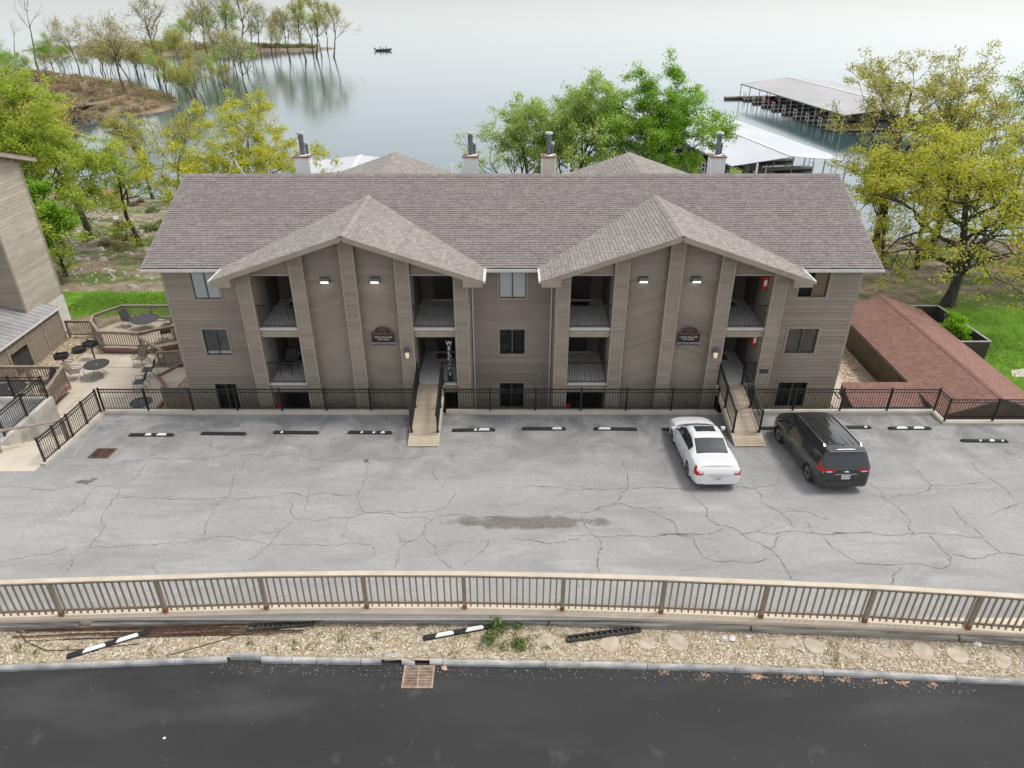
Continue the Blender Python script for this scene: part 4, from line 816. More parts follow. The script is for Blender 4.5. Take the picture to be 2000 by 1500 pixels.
# ================================================================ cars
def catmull(A, sub):
    A = np.array(A, float); n = len(A); out = []
    for i in range(n - 1):
        p0, p1, p2, p3 = A[max(i - 1, 0)], A[i], A[i + 1], A[min(i + 2, n - 1)]
        for k in range(sub):
            t = k / sub; m1 = (p2 - p0) * .5 * .8; m2 = (p3 - p1) * .5 * .8
            out.append((2 * t**3 - 3 * t**2 + 1) * p1 + (t**3 - 2 * t**2 + t) * m1 + (-2 * t**3 + 3 * t**2) * p2 + (t**3 - t**2) * m2)
    out.append(A[-1]); return np.array(out)
def paint(name, c, metal=0.0, rough=.28):
    m = pm(name, c, None, 1, rough, metal=metal, spec=.5, coat=.8); return m
tyre_m = pm('tyre', (.012, .012, .012), (.02, .02, .02), 10, .85); rim_m = pm('alloy', (.5, .5, .52), (.6, .6, .62), 3, .3, metal=.85); dark_tr = pm('dark_trim', (.01, .01, .011), None, 1, .45)
auto_glass = pm('auto_glass', (.03, .036, .04), None, 1, .07, spec=.62); chrome = pm('chrome', (.75, .75, .76), None, 1, .15, metal=1); red_l = pm('tail_red', (.45, .012, .012), (.55, .02, .02), 6, .18); clear_l = pm('tail_clear', (.75, .7, .7), None, 1, .2)
def car(name, lab, loc, rz, ST, classify, wheels, wr, pm_, hw):
    T = thing(name, lab, 'car', loc); T.rotation_euler = (-math.atan(LS), 0, rz); T.scale = (.95, .96, .96)
    SUB, RS = 10, 6
    A = np.array([[(s[0], *p) for p in s[1]] for s in ST]); D = catmull(A, SUB)             # stations x rows x (y,x,z)
    D = np.swapaxes(catmull(np.swapaxes(D, 0, 1), RS), 0, 1); NS, NR = D.shape[:2]
    parts = {}
    for sx in (-1, 1):
        for i in range(NS - 1):
            for j in range(NR - 1):
                c = D[i:i + 2, j:j + 2].reshape(-1, 3).mean(0); row = (j + .5) / RS
                k = classify(c[0], c[1], c[2], row, sx)
                if k is None or (row < 3.4 and any((c[0] - w) ** 2 + (c[2] - wr) ** 2 < (wr + .05) ** 2 for w in wheels)): continue
                if k in ('side_window', 'tail_light', 'head_light', 'tail_light_clear'): key = (k, sx)
                else: key = (k, 0)
                parts.setdefault(key, []).append((sx, i, j))
    mats = {'body': pm_, 'side_window': auto_glass, 'windshield': auto_glass, 'rear_window': auto_glass, 'sunroof': auto_glass, 'tail_light': red_l, 'tail_light_clear': clear_l, 'head_light': clear_l, 'black_trim': dark_tr}
    for (k, s), cells in parts.items():
        idx = {}; vs = []; fs = []
        for sx, i, j in cells:
            q = []
            for a, b in ((i, j), (i + 1, j), (i + 1, j + 1), (i, j + 1)):
                y, x, z = D[a, b]; kk = (sx if abs(x) > 1e-4 else 0, a, b)
                if kk not in idx: idx[kk] = len(vs); vs.append((sx * x, y, z))
                q.append(idx[kk])
            if len(set(q)) < 3: continue
            fs.append(tuple(q) if sx < 0 else tuple(q[::-1]))
        MB().add(vs, fs).build(k, mats[k], T, smooth=True)
    for e in (0, NS - 1):   # end caps
        P = [(x, y, z) for y, x, z in D[e]]; Q = [(-x, y, z) for x, y, z in P[::-1]][1:]
        MB().add(P + Q, [tuple(range(len(P + Q)))]).build('bumper_face', pm_ if e else pm_, T)
    bx(-hw * .8, hw * .8, wheels[0] - .75, wheels[1] + .75, .2, .75).build('underbody', dark_tr, T)
    prof = [(-.1, wr - .09), (-.105, wr - .03), (-.08, wr), (.08, wr), (.105, wr - .03), (.1, wr - .09)]; N = 26
    tv = [(x, r * math.cos(6.283 * k / N), r * math.sin(6.283 * k / N)) for k in range(N) for x, r in prof]; n = len(prof)
    tm = MB().add(tv, [(k * n + j, k * n + j + 1, ((k + 1) % N) * n + j + 1, ((k + 1) % N) * n + j) for k in range(N) for j in range(n - 1)]).mesh('tyre', tyre_m, True)
    rm = MB(); ri = wr - .085
    rm.tube([(.07, 0, 0), (.085, 0, 0)], .06, 10)
    for k in range(10): a = 6.283 * k / 10; rm.bar((.078, .04 * math.cos(a), .04 * math.sin(a)), (.085, ri * math.cos(a), ri * math.sin(a)), .045, .02, (1, 0, 0))
    for k in range(N): a, b = 6.283 * k / N, 6.283 * (k + 1) / N; rm.quad((.09, ri * math.cos(a), ri * math.sin(a)), (.09, ri * math.cos(b), ri * math.sin(b)), (.075, (ri - .03) * math.cos(b), (ri - .03) * math.sin(b)), (.075, (ri - .03) * math.cos(a), (ri - .03) * math.sin(a)))
    rme = rm.mesh('rim', rim_m); dk = MB().tube([(.02, 0, 0), (.03, 0, 0)], ri, 20).mesh('brake_disc', dark_tr)
    for wy in wheels:
        for sx in (-1, 1):
            wq = put('wheel', tm, T, (sx * (hw - .12), wy, wr), (0, 0, 0 if sx > 0 else math.pi)); put('rim', rme, wq); put('brake_disc', dk, wq)
            m = MB(); pts = [(sx * (hw - .012), wy + (wr + .05) * math.cos(a), wr + (wr + .05) * math.sin(a)) for a in np.linspace(-.25, math.pi + .25, 16)]
            m.tube(pts, .024, 5); m.build('arch_lip', pm_ if name == 'coupe_car' else pm_, T)
            bx(min(sx * .45, sx * (hw - .03)), max(sx * .45, sx * (hw - .03)), wy - wr - .02, wy + wr + .02, wr - .1, wr * 2 + .03).build('wheel_well', dark_tr, T)
    return T
# --- white coupe, seen from behind
CS = [(-2.45, [(.50, .30), (.60, .34), (.66, .48), (.66, .64), (.62, .74), (.5, .765), (.3, .775), (0, .78)]),
      (-2.40, [(.66, .26), (.76, .31), (.815, .5), (.815, .68), (.765, .83), (.6, .88), (.35, .90), (0, .91)]),
      (-2.30, [(.72, .24), (.83, .3), (.87, .53), (.865, .73), (.80, .93), (.62, .985), (.36, 1.01), (0, 1.02)]),
      (-2.05, [(.76, .22), (.88, .29), (.905, .55), (.895, .75), (.82, .955), (.63, 1.015), (.36, 1.04), (0, 1.05)]),
      (-1.75, [(.78, .2), (.89, .28), (.915, .55), (.905, .76), (.83, .965), (.63, 1.03), (.36, 1.055), (0, 1.065)]),
      (-1.45, [(.78, .2), (.89, .28), (.915, .55), (.908, .76), (.84, .96), (.66, 1.045), (.38, 1.075), (0, 1.085)]),
      (-.70, [(.78, .2), (.89, .27), (.91, .55), (.905, .75), (.855, .945), (.61, 1.345), (.36, 1.39), (0, 1.40)]),
      (-.2, [(.78, .2), (.89, .27), (.908, .55), (.905, .74), (.86, .93), (.615, 1.37), (.36, 1.415), (0, 1.425)]),
      (.25, [(.78, .2), (.89, .27), (.908, .55), (.905, .73), (.862, .92), (.62, 1.33), (.37, 1.38), (0, 1.39)]),
      (1.05, [(.78, .2), (.89, .27), (.91, .54), (.905, .72), (.858, .885), (.72, .945), (.4, .985), (0, .995)]),
      (1.55, [(.78, .2), (.89, .27), (.91, .53), (.9, .70), (.84, .83), (.68, .89), (.4, .925), (0, .935)]),
      (2.1, [(.74, .21), (.85, .27), (.87, .5), (.86, .64), (.78, .73), (.6, .79), (.35, .815), (0, .82)]),
      (2.35, [(.6, .22), (.7, .28), (.74, .45), (.72, .57), (.62, .65), (.46, .69), (.28, .71), (0, .715)]),
      (2.45, [(.44, .26), (.5, .3), (.53, .42), (.51, .52), (.44, .575), (.33, .6), (.2, .61), (0, .615)])]
def ccl(y, x, z, row, sx):
    if 4.12 < row < 4.9 and -1.12 < y < .74 and z < 1.345: return 'side_window' if not (-.98 < y < -.93) else 'black_trim'
    if row > 5.08 and .33 < y < 1.0: return 'windshield'
    if row > 5.15 and -1.40 < y < -.80: return 'rear_window'
    if row > 5.12 and (-1.46 < y < -.74): return 'black_trim' if row < 5.16 or y > -.79 or y < -1.4 else 'rear_window'
    if row > 5.75 and -.32 < y < .16 and x < .5: return 'sunroof'
    if 2.85 < row < 4.15 and -2.41 < y < -2.12 and x > .56 and z > .62 + (y + 2.41) * .6: return 'tail_light' if row < 3.75 or y > -2.3 else 'tail_light_clear'
    if y > 1.95 and 3.1 < row < 4.1 and x > .45 and y < 2.36: return 'head_light'
    if row < .6: return 'black_trim'
    return 'body'
wpaint = paint('white_paint_car', (.74, .74, .73))
WC = car('coupe_car', 'white two door coupe with dark sunroof parked left of the right ramp', (7.40, 22.87, lotz(22.87)), R(.6), CS, ccl, (-1.36, 1.36), .325, wpaint, .91)
def extras(T, hw, ry, pz, pw, plate_txt, handles, mir, paint_):
    p = bx(-.17, .17, ry - .02, ry, pz - .08, pz + .08).build('license_plate', pm('plate_white', (.62, .64, .66), None, 1, .5), T); text(plate_txt, .11, (0, ry - .022, pz), pm('plate_ink', (.1, .12, .2), None, 1, .6), p, 'plate_numerals')
    for sx in (-1, 1):
        MB().bar((sx * (hw - .06), mir[0], mir[1]), (sx * (hw + .06), mir[0], mir[1]), .06, .05).build('mirror_arm', dark_tr, T)
        m = MB(); m.prism([(sx * (hw + .03), mir[0] - .06, mir[1] - .05), (sx * (hw + .2), mir[0] - .05, mir[1] - .04), (sx * (hw + .22), mir[0] - .04, mir[1] + .07), (sx * (hw + .04), mir[0] - .06, mir[1] + .09)], (0, .13, 0)); m.build('door_mirror', paint_, T, bevel=.02)
        for hy, hz in handles: bx(sx * hw - .012, sx * hw + .012, hy - .1, hy + .1, hz - .015, hz + .015).build('door_handle', chrome if paint_ is not wpaint else paint_, T, bevel=.005)
extras(WC, .905, -2.45, .55, .3, 'L3R', [(-.55, .8)], (.72, .98), wpaint)
seam = pm('seam', (.12, .12, .12), None, 1, .8)
def ribbon(T, pts, name, mat_, w=.012):
    m = MB()
    for a, c in zip(pts, pts[1:]): m.bar(a, c, w, w)
    m.build(name, mat_, T)
MB().tube([(-.07, -2.36, .83), (0, -2.365, .84), (.07, -2.36, .83)], .012, 6).tube([(-.05, -2.40, .80), (0, -2.385, .86), (.05, -2.40, .80)], .008, 6).build('emblem', chrome, WC)
ribbon(WC, [(-.60, -2.425, .655), (-.3, -2.455, .66), (.3, -2.455, .66), (.60, -2.425, .655)], 'trunk_seam', seam, .01)
ribbon(WC, [(-.66, -2.29, .985), (-.35, -2.315, 1.025), (0, -2.32, 1.035), (.35, -2.315, 1.025), (.66, -2.29, .985)], 'spoiler_lip', wpaint, .035)
for sx in (-1, 1):
    ribbon(WC, [(sx * .66, -2.435, .47), (sx * .8, -2.385, .475)], 'bumper_reflector', pm('grey_reflector', (.3, .32, .34), None, 1, .4), .025)
    ribbon(WC, [(sx * .915, .78, .32), (sx * .92, .82, .6), (sx * .905, .8, .86)], 'door_seam', seam, .008); ribbon(WC, [(sx * .915, -.72, .32), (sx * .92, -.78, .6), (sx * .905, -.72, .9)], 'door_seam', seam, .008)
ribbon(WC, [(-.78, 1.08, .925), (-.42, 1.1, .99), (0, 1.11, 1.0), (.42, 1.1, .99), (.78, 1.08, .925)], 'wiper_cowl', dark_tr, .04)
MB().tube([(.5, -2.43, .27), (.5, -2.52, .27)], .035, 10).build('exhaust', steel, WC)
# --- dark minivan
VS = [(-2.55, [(.58, .32), (.72, .37), (.79, .58), (.80, .82), (.79, 1.0), (.68, 1.03), (.35, 1.04), (0, 1.045)]),
      (-2.50, [(.72, .27), (.86, .33), (.90, .6), (.905, .88), (.89, 1.09), (.80, 1.13), (.42, 1.14), (0, 1.145)]),
      (-2.42, [(.78, .25), (.92, .32), (.945, .6), (.95, .9), (.925, 1.12), (.835, 1.25), (.44, 1.28), (0, 1.29)]),
      (-2.26, [(.8, .24), (.94, .31), (.965, .6), (.97, .9), (.94, 1.13), (.79, 1.56), (.44, 1.61), (0, 1.62)]),
      (-2.14, [(.8, .24), (.94, .31), (.97, .6), (.975, .9), (.943, 1.13), (.765, 1.655), (.43, 1.725), (0, 1.74)]),
      (-1.5, [(.82, .22), (.95, .3), (.985, .6), (.985, .9), (.945, 1.11), (.76, 1.675), (.43, 1.75), (0, 1.765)]),
      (-.5, [(.82, .22), (.95, .3), (.985, .6), (.985, .88), (.945, 1.08), (.76, 1.685), (.43, 1.76), (0, 1.775)]),
      (.5, [(.82, .22), (.95, .3), (.985, .6), (.98, .86), (.94, 1.06), (.75, 1.655), (.43, 1.73), (0, 1.745)]),
      (1.0, [(.82, .22), (.95, .3), (.985, .6), (.978, .85), (.935, 1.05), (.735, 1.58), (.42, 1.655), (0, 1.67)]),
      (1.8, [(.82, .22), (.95, .3), (.985, .58), (.97, .82), (.92, 1.01), (.79, 1.065), (.43, 1.105), (0, 1.115)]),
      (2.15, [(.78, .23), (.9, .3), (.93, .56), (.92, .78), (.85, .94), (.7, 1.0), (.4, 1.03), (0, 1.04)]),
      (2.42, [(.66, .25), (.78, .32), (.81, .54), (.79, .72), (.70, .84), (.55, .9), (.33, .925), (0, .93)]),
      (2.55, [(.5, .28), (.58, .34), (.61, .5), (.59, .64), (.52, .73), (.4, .765), (.22, .775), (0, .78)])]
def vcl(y, x, z, row, sx):
    if 4.12 < row < 4.9 and -2.02 < y < 1.42 and z < 1.66:
        return 'black_trim' if any(a < y < b for a, b in ((-1.12, -1.04), (.1, .18), (.98, 1.06))) else 'side_window'
    if row > 5.08 and 1.06 < y < 1.74: return 'windshield'
    if row > 5.03 and -2.47 < y < -2.235: return 'rear_window'
    if 3.25 < row < 4.3 and y < -2.2 and x > .5 and y > -2.53 and z > .88: return 'tail_light_clear' if (.965 > z > .92 and y < -2.47) else 'tail_light'
    if 2.7 < row < 4.1 and y > 2.0 and x > .5 and y < 2.5: return 'head_light'
    if row < .9: return 'black_trim'
    return 'body'
vpaint = paint('charcoal_paint', (.018, .02, .022), .2, .2)
VN = car('minivan', 'charcoal minivan with silver roof rails parked right of the right ramp', (11.83, 22.78, lotz(22.78)), R(1.5), VS, vcl, (-1.53, 1.53), .345, vpaint, .985)
extras(VN, .982, -2.555, .74, .3, 'CL8 09S', [(.05, .93), (-.35, .95)], (1.28, 1.14), vpaint)
for sx in (-1, 1):
    m = MB(); m.tube([(sx * .70, -1.95, 1.70), (sx * .70, -1.85, 1.755), (sx * .70, -.5, 1.775), (sx * .70, .55, 1.74), (sx * .70, .68, 1.68)], .022, 6); m.build('roof_rail', chrome, VN)
    for k in range(2): bx(sx * (.2 + .22 * k) - .02, sx * (.2 + .22 * k) + .02, -1.9, .3, 1.74 - .008 * k, 1.772 - .010 * k).build('roof_rib', vpaint, VN)
    ribbon(VN, [(sx * .99, .98, .34), (sx * .995, 1.05, .7), (sx * .965, 1.02, 1.0)], 'door_seam', dark_tr, .008); ribbon(VN, [(sx * .99, .12, .32), (sx * .995, .12, .7), (sx * .965, .12, 1.02)], 'door_seam', dark_tr, .008); ribbon(VN, [(sx * .99, -1.05, .72), (sx * .965, -1.08, 1.05)], 'door_seam', dark_tr, .008)
    ribbon(VN, [(sx * .62, -2.545, .42), (sx * .84, -2.49, .43)], 'bumper_reflector', red_l, .028)
ribbon(VN, [(-.42, -2.553, .86), (.42, -2.553, .86)], 'tailgate_strip', chrome, .022)
MB().tube([(-.08, -2.553, .965), (0, -2.555, .975), (.08, -2.553, .965)], [.02, .032, .02], 8).build('emblem', chrome, VN)
ribbon(VN, [(-.7, -2.555, .6), (.7, -2.555, .6)], 'bumper_seam', dark_tr, .012)
MB().prism([(0, -1.98, 1.735), (0, -1.85, 1.745), (0, -1.95, 1.80)], (.03, 0, 0)).build('antenna_fin', dark_tr, VN)
ribbon(VN, [(-.25, -2.46, 1.2), (.2, -2.47, 1.17)], 'rear_wiper', dark_tr, .015)
MB().prism([(-.74, -2.12, 1.70), (.74, -2.12, 1.70), (.66, -2.32, 1.655), (-.66, -2.32, 1.655)], (0, 0, .03)).build('spoiler', vpaint, VN, bevel=.01)

def lamp_patch(T, pts, z0, z1, mat_, name='tail_light_lens', slant=0.0):
    for sx in (-1, 1):
        m = MB(); n = len(pts)
        for i in range(n - 1):
            (xa, ya), (xb, yb) = pts[i], pts[i + 1]; fa, fb = i / (n - 1), (i + 1) / (n - 1)
            m.quad((sx * xa, ya, z0 - slant * fa * 0 + slant * (1 - fa)), (sx * xb, yb, z0 + slant * (1 - fb)), (sx * xb, yb, z1), (sx * xa, ya, z1))
        m.build(name, mat_, T)
lamp_patch(VN, [(.42, -2.562), (.6, -2.562), (.8, -2.56), (.88, -2.525), (.93, -2.47), (.957, -2.38), (.972, -2.25)], .93, 1.085, red_l, slant=.07)
lamp_patch(VN, [(.55, -2.566), (.76, -2.564)], .955, 1.0, clear_l, 'reverse_light')
lamp_patch(WC, [(.585, -2.462), (.66, -2.459), (.78, -2.425), (.842, -2.385), (.872, -2.31), (.895, -2.2)], .66, .84, red_l, slant=.05)
lamp_patch(WC, [(.60, -2.468), (.67, -2.466), (.76, -2.44)], .775, .86, clear_l, 'reverse_light')
# ================================================================ left: patio, decks, neighbour building
ZP = -1.75
pt = put('patio', None); pt['kind'] = 'structure'; px0, px1, py0, py1 = -24.3, -17.4, 27.7, 35.9
xc = list(np.linspace(px0, px1, 4)); yc = list(np.linspace(py0, py1, 6))
for a, c in zip(xc, xc[1:]):
    for d, e_ in zip(yc, yc[1:]):
        if a > -20 and d > 33: continue
        bx(a + .012, c - .012, d + .012, e_ - .012, ZP - .1, ZP + rnd.uniform(-.004, .004)).build('concrete_slab', concp, pt)
bx(px0, px1, py0, py1, ZP - .14, ZP - .03).build('slab_bed', pm('joint_dark', (.16, .14, .11), None, 2, .9), pt)
gravel = pm('gravel_bed', (.36, .25, .15), (.62, .52, .38), 9, .95, .9, 30, detail=9, contrast=(.4, .6))
m = MB(); 
for a in ((-27, -24.3, 31, 38.5), (-24.3, -18, 35.9, 38.6), (-17.4, -15.2, 27.0, 36), (-25.5, -24.3, 27.85, 31), (-20.0, -17.4, 33, 36)): m.quad((a[0], a[2], ZP - .045), (a[1], a[2], ZP - .045), (a[1], a[3], ZP - .045), (a[0], a[3], ZP - .045))
m.build('gravel_bed', gravel)['kind'] = 'structure'
m = MB(); m.quad((16.0, 27.0, -1.8), (17.6, 27.0, -1.8), (17.6, 36, -1.8), (16.0, 36, -1.8)); m.build('side_path', concp)['kind'] = 'structure'
m = MB(); m.quad((15.05, 26.9, -1.79), (16.0, 26.9, -1.79), (16.0, 30, -1.79), (15.05, 30, -1.79)).quad((17.6, 30.5, -1.79), (19.3, 30.5, -1.79), (19.3, 38, -1.79), (17.6, 38, -1.79)); m.build('gravel_border', gravel)['kind'] = 'structure'
pebm = pm('pebble', (.9, .9, .9), (1, 1, 1), 3, .9, attr=True)
def cst(v): return lambda x: v
for i, (a, n_) in enumerate((((-26.2, -24.4, cst(31.2), cst(38.3)), 1500), ((-17.3, -15.3, cst(27.1), cst(35.8)), 1800), ((15.1, 15.95, cst(26.95), cst(30)), 500), ((17.7, 19.2, cst(30.6), cst(37)), 500))):
    o = chips('pebbles', n_, lambda x, y: ZP - .04, a, (.1, .07), [(.5, .36, .22), (.62, .5, .36), (.4, .27, .16), (.7, .64, .55)], pebm, seed=60 + i, flat=.6)
    tag(o, ['loose stones beside the louvred shed', 'loose stones along the left wall of the building', 'loose stones at the right corner of the building', 'loose stones beside the red roofed building'][i], 'stones', kind='stuff')
MB().bar((-18.9, 33.2, ZP + .03), (-17.5, 31.5, ZP + .03), .14, .16).bar((-18.9, 33.2, ZP + .03), (-18.2, 34.6, ZP + .03), .14, .16).bar((-17.5, 31.5, ZP + .03), (-17.45, 28.5, ZP + .03), .14, .16).build('landscape_timber', wood_r, label='reddish landscape timbers edging the patio by the building', cat='timber')
MB().prism([(-19.6, 27.95, ZP + .02), (-17.9, 27.95, ZP + .02), (-18.4, 28.7, ZP + .12), (-19.0, 28.7, ZP + .12)], (0, 0, .1)).build('planter_mound', wood_r, label='reddish low timber planter behind the fence left of the building', cat='planter')
def rail_run(t_, pts, h=.95, zb=0, sp=1.7, bal=.13, m_=wood_d):
    P = [Vector(p) for p in pts]; up = Vector((0, 0, 1)); bm_ = MB().box(-.018, .018, -.018, .018, .1, h - .08).mesh('baluster', m_); pm2 = MB().box(-.05, .05, -.05, .05, -.35, h).mesh('post', m_)
    for a, c in zip(P, P[1:]):
        L_ = (c - a).length; n_ = max(1, round(L_ / sp)); rz = math.atan2((c - a).y, (c - a).x)
        MB().bar(a + up * (h + .02), c + up * (h + .02), .15, .045).build('cap_rail', m_, t_); MB().bar(a + up * (h - .08), c + up * (h - .08), .04, .09).bar(a + up * .12, c + up * .12, .04, .08).build('rail', m_, t_)
        for i in range(n_ + 1): put('post', pm2, t_, a + (c - a) * i / n_, (0, 0, rz))
        k = int(L_ / bal)
        for i in range(1, k): put('baluster', bm_, t_, a + (c - a) * i / k, (0, 0, rz))
def deck(name, lab, poly, z, rails, plank=.14, h=.95):
    t_ = thing(name, lab, 'deck', (0, 0, 0)); xs_ = [p[0] for p in poly]; y = min(p[1] for p in poly); ym = max(p[1] for p in poly); n = len(poly)
    while y < ym - .02:
        yc_ = y + plank / 2; X = []
        for i in range(n):
            p, q = poly[i], poly[(i + 1) % n]
            if (p[1] <= yc_) != (q[1] <= yc_): X.append(p[0] + (q[0] - p[0]) * (yc_ - p[1]) / (q[1] - p[1]))
        if len(X) >= 2: bx(min(X), max(X), y, y + plank - .008, z - .04, z).build('plank', deckm, t_)
        y += plank
    m = MB()
    for p, q in zip(poly, poly[1:] + poly[:1]): m.bar((p[0], p[1], z - .16), (q[0], q[1], z - .16), .05, .24)
    m.build('skirt', wood_r, t_); 
    for r_ in rails: rail_run(t_, [(x, y, z) for x, y in r_], h)
    return t_
deckm = pm('deck_plank', (.42, .35, .27), (.5, .43, .34), 3, .8, .15, 50, rand=.06, stretch=(1, 5, 1))
deck('timber_deck', 'octagonal timber deck with tan railing at the back of the patio', [(-24.4, 37.6), (-23.2, 36.1), (-20.6, 35.9), (-19.2, 36.6), (-18.6, 37.4), (-18.6, 39.9), (-24.0, 39.9), (-24.9, 38.6)], ZP + .32, [[(-24.4, 37.6), (-23.2, 36.15), (-20.9, 36.0), (-19.4, 36.9), (-18.7, 37.6)], [(-24.4, 37.6), (-24.7, 38.4), (-23.7, 39.85), (-18.6, 39.85)]])
rl2 = thing('timber_railing', 'low timber railing between the louvred shed and the octagonal deck', 'fence', (0, 0, 0)); rail_run(rl2, [(-26.3, 38.2, ZP), (-24.75, 38.2, ZP)], 1.0)
rl3 = thing('stair_railing', 'timber stair railing between the octagonal deck and the building', 'fence', (0, 0, 0)); rail_run(rl3, [(-20.8, 35.75, ZP + .4), (-19.2, 34.8, ZP)], .75, bal=.3); rail_run(rl3, [(-19.4, 34.6, ZP), (-17.4, 34.9, ZP)], .75, bal=.3)
deck('timber_deck', 'raised timber deck with tan railing at the left edge of the patio', [(-30, 28.0), (-22.6, 28.0), (-22.6, 31.6), (-30, 31.6)], ZP + .55, [[(-30, 31.55), (-22.65, 31.55), (-22.1, 29.2)]])
# furniture: mesh patio tables, chairs, grills
meshm = pm('mesh_metal', (.03, .032, .033), (.055, .055, .055), 30, .5)
slingm = pm('sling_fabric', (.16, .14, .11), (.22, .195, .16), 20, .8)
def ptable(x, y, z, r, lab, oval=1.0):
    t_ = thing('patio_table', lab, 'table', (x, y, z), 0, 'round metal patio tables'); N = 28
    m = MB()
    for k in range(N):
        a, c = 6.283 * k / N, 6.283 * (k + 1) / N
        for r0, r1, h0, h1 in ((0.05, r, .72, .72), (r, r, .72, .69)): m.quad((r0 * oval * math.cos(a), r0 * math.sin(a), h0), (r1 * oval * math.cos(a), r1 * math.sin(a), h1), (r1 * oval * math.cos(c), r1 * math.sin(c), h1), (r0 * oval * math.cos(c), r0 * math.sin(c), h0))
    m.build('table_top', meshm, t_); MB().tube([(r * oval * math.cos(a), r * math.sin(a), .715) for a in np.linspace(0, 6.283, 25)], .016, 5, False).build('table_rim', blackm, t_)
    for k in range(4):
        a = .785 + 1.571 * k; MB().tube([(.12 * math.cos(a), .12 * math.sin(a), .7), (.16 * math.cos(a), .16 * math.sin(a), .4), (.3 * math.cos(a), .3 * math.sin(a), .18), (r * .75 * math.cos(a), r * .75 * math.sin(a), .0)], .013, 5).build('leg', blackm, t_)
def pchair(x, y, z, rz, lab, fab=None, spring=False):
    fab = fab or slingm; t_ = thing('patio_chair', lab, 'chair', (x, y, z), rz, 'metal patio chairs')
    MB().prism([(-.25, -.22, .42), (.25, -.22, .42), (.25, .24, .45), (-.25, .24, .45)], (0, 0, .02)).build('seat', fab, t_)
    MB().prism([(-.25, -.22, .44), (.25, -.22, .44), (.23, -.44, .98), (-.23, -.44, .98)], (0, -.02, 0)).build('backrest', fab, t_)
    for sx in (-1, 1):
        MB().tube([(sx * .27, .27, 0), (sx * .27, .25, .44), (sx * .27, -.24, .42), (sx * .25, -.46, 1.0)], .014, 5).build('side_frame', blackm, t_)
        MB().tube([(sx * .27, -.2, .42), (sx * .27, -.38, .2), (sx * .27, -.36, 0)], .013, 5).build('leg', blackm, t_); MB().tube([(sx * .27, .25, .44), (sx * .3, .22, .64), (sx * .3, -.22, .64), (sx * .26, -.33, .66)], .014, 5).build('armrest', blackm, t_)
    MB().tube([(-.25, -.46, 1.0), (.25, -.46, 1.0)], .014, 5).build('top_bar', blackm, t_)
ptable(-22.05, 33.3, ZP, .62, 'round dark mesh table in the middle of the patio')
pchair(-23.1, 33.05, ZP, -1.35, 'tan sling chair left of the round patio table'); pchair(-20.35, 34.5, ZP, 3.0, 'tan sling chair by the stair railing facing away'); pchair(-19.35, 33.25, ZP, 1.75, 'dark chair beside the reddish landscape timber', meshm); pchair(-19.2, 31.9, ZP, 1.75, 'dark chair nearest the black fence on the patio', meshm)
ptable(-21.7, 38.4, ZP + .32, .75, 'round dark mesh table on the octagonal deck'); pchair(-22.9, 38.9, ZP + .32, -2.0, 'dark mesh chair left of the table on the octagonal deck', meshm); pchair(-20.35, 38.2, ZP + .32, 1.6, 'dark mesh chair right of the table on the octagonal deck', meshm); pchair(-20.0, 37.2, ZP + .32, .4, 'dark mesh chair by the front rail of the octagonal deck', meshm)
ptable(-24.3, 29.7, ZP + .55, .75, 'round dark mesh table on the raised left deck'); pchair(-23.2, 30.9, ZP + .55, 2.6, 'dark chair behind the table on the raised left deck', meshm); pchair(-23.4, 28.9, ZP + .55, .9, 'dark chair in front of the table on the raised left deck', meshm)
ptable(-17.9, 29.4, ZP, .5, 'small dark table on the gravel behind the iron fence')
pchair(-10.15, 28.5, 1.1, 2.9, 'dark metal chair on the middle balcony of the left gable', meshm); pchair(-9.5, 28.7, 3.8, 2.4, 'dark metal chair on the top balcony of the left gable', meshm)
def grill(x, y, rz, lab):
    t_ = thing('park_grill', lab, 'grill', (x, y, ZP), rz, 'charcoal grills on posts'); MB().tube([(0, 0, 0), (0, 0, .8)], .04, 8).build('post', blackm, t_)
    MB().box(-.3, .3, -.22, .22, .8, .83).box(-.3, -.28, -.22, .22, .83, 1.05).box(.28, .3, -.22, .22, .83, 1.05).box(-.3, .3, .2, .22, .83, 1.05).build('firebox', blackm, t_)
    m = MB()
    for k in range(9): m.bar((-.28 + .07 * k, -.24, .98), (-.28 + .07 * k, .18, .98), .012, .012)
    m.build('grate', steel, t_); MB().tube([(-.3, -.26, 1.0), (-.1, -.3, 1.0)], .015, 5).build('handle', blackm, t_)
grill(-24.15, 33.85, .2, 'black charcoal grill left of the round patio table'); grill(-23.35, 35.3, -.2, 'black charcoal grill at the foot of the octagonal deck')
fr = MB().tube([(0, 0, 0), (0, 0, .22)], [.36, .38], 14).build('fire_ring', blackm, loc=(-24.75, 36.3, ZP - .04), label='low black fire ring on the gravel by the shed', cat='fire ring')
# louvred utility shed with corrugated roof
sh = thing('louvred_shed', 'tan louvred utility shed with corrugated metal roof beside the neighbour building', 'shed', (0, 0, 0)); SX, SY0, SY1, SH = -26.3, 28.2, 37.8, .2
nb_p = 6; bw = (SY1 - SY0) / nb_p; lv = MB().prism([(.02, 0, 0), (.02, 0, .018), (-.06, 0, .07), (-.06, 0, .052)], (0, bw - .16, 0)).mesh('louvre_slat', wood_d)
for i in range(nb_p + 1): y = SY0 + bw * i; bx(SX - .06, SX + .05, y - .07, y + .07, ZP - .1, SH).build('post', wood_d, sh)
for i in range(nb_p):
    y = SY0 + bw * i
    for k in range(15):
        z = ZP + .12 + k * .122
        if i == 3 and z < ZP + 1.3: continue
        put('louvre_slat', lv, sh, (SX + .03, y + .08, z))
bx(SX - .09, SX - .075, SY0, SY1, ZP, SH - .1).build('backing', pm('shed_dark', (.03, .025, .02), None, 1, .9), sh)
y = SY0 + 3 * bw
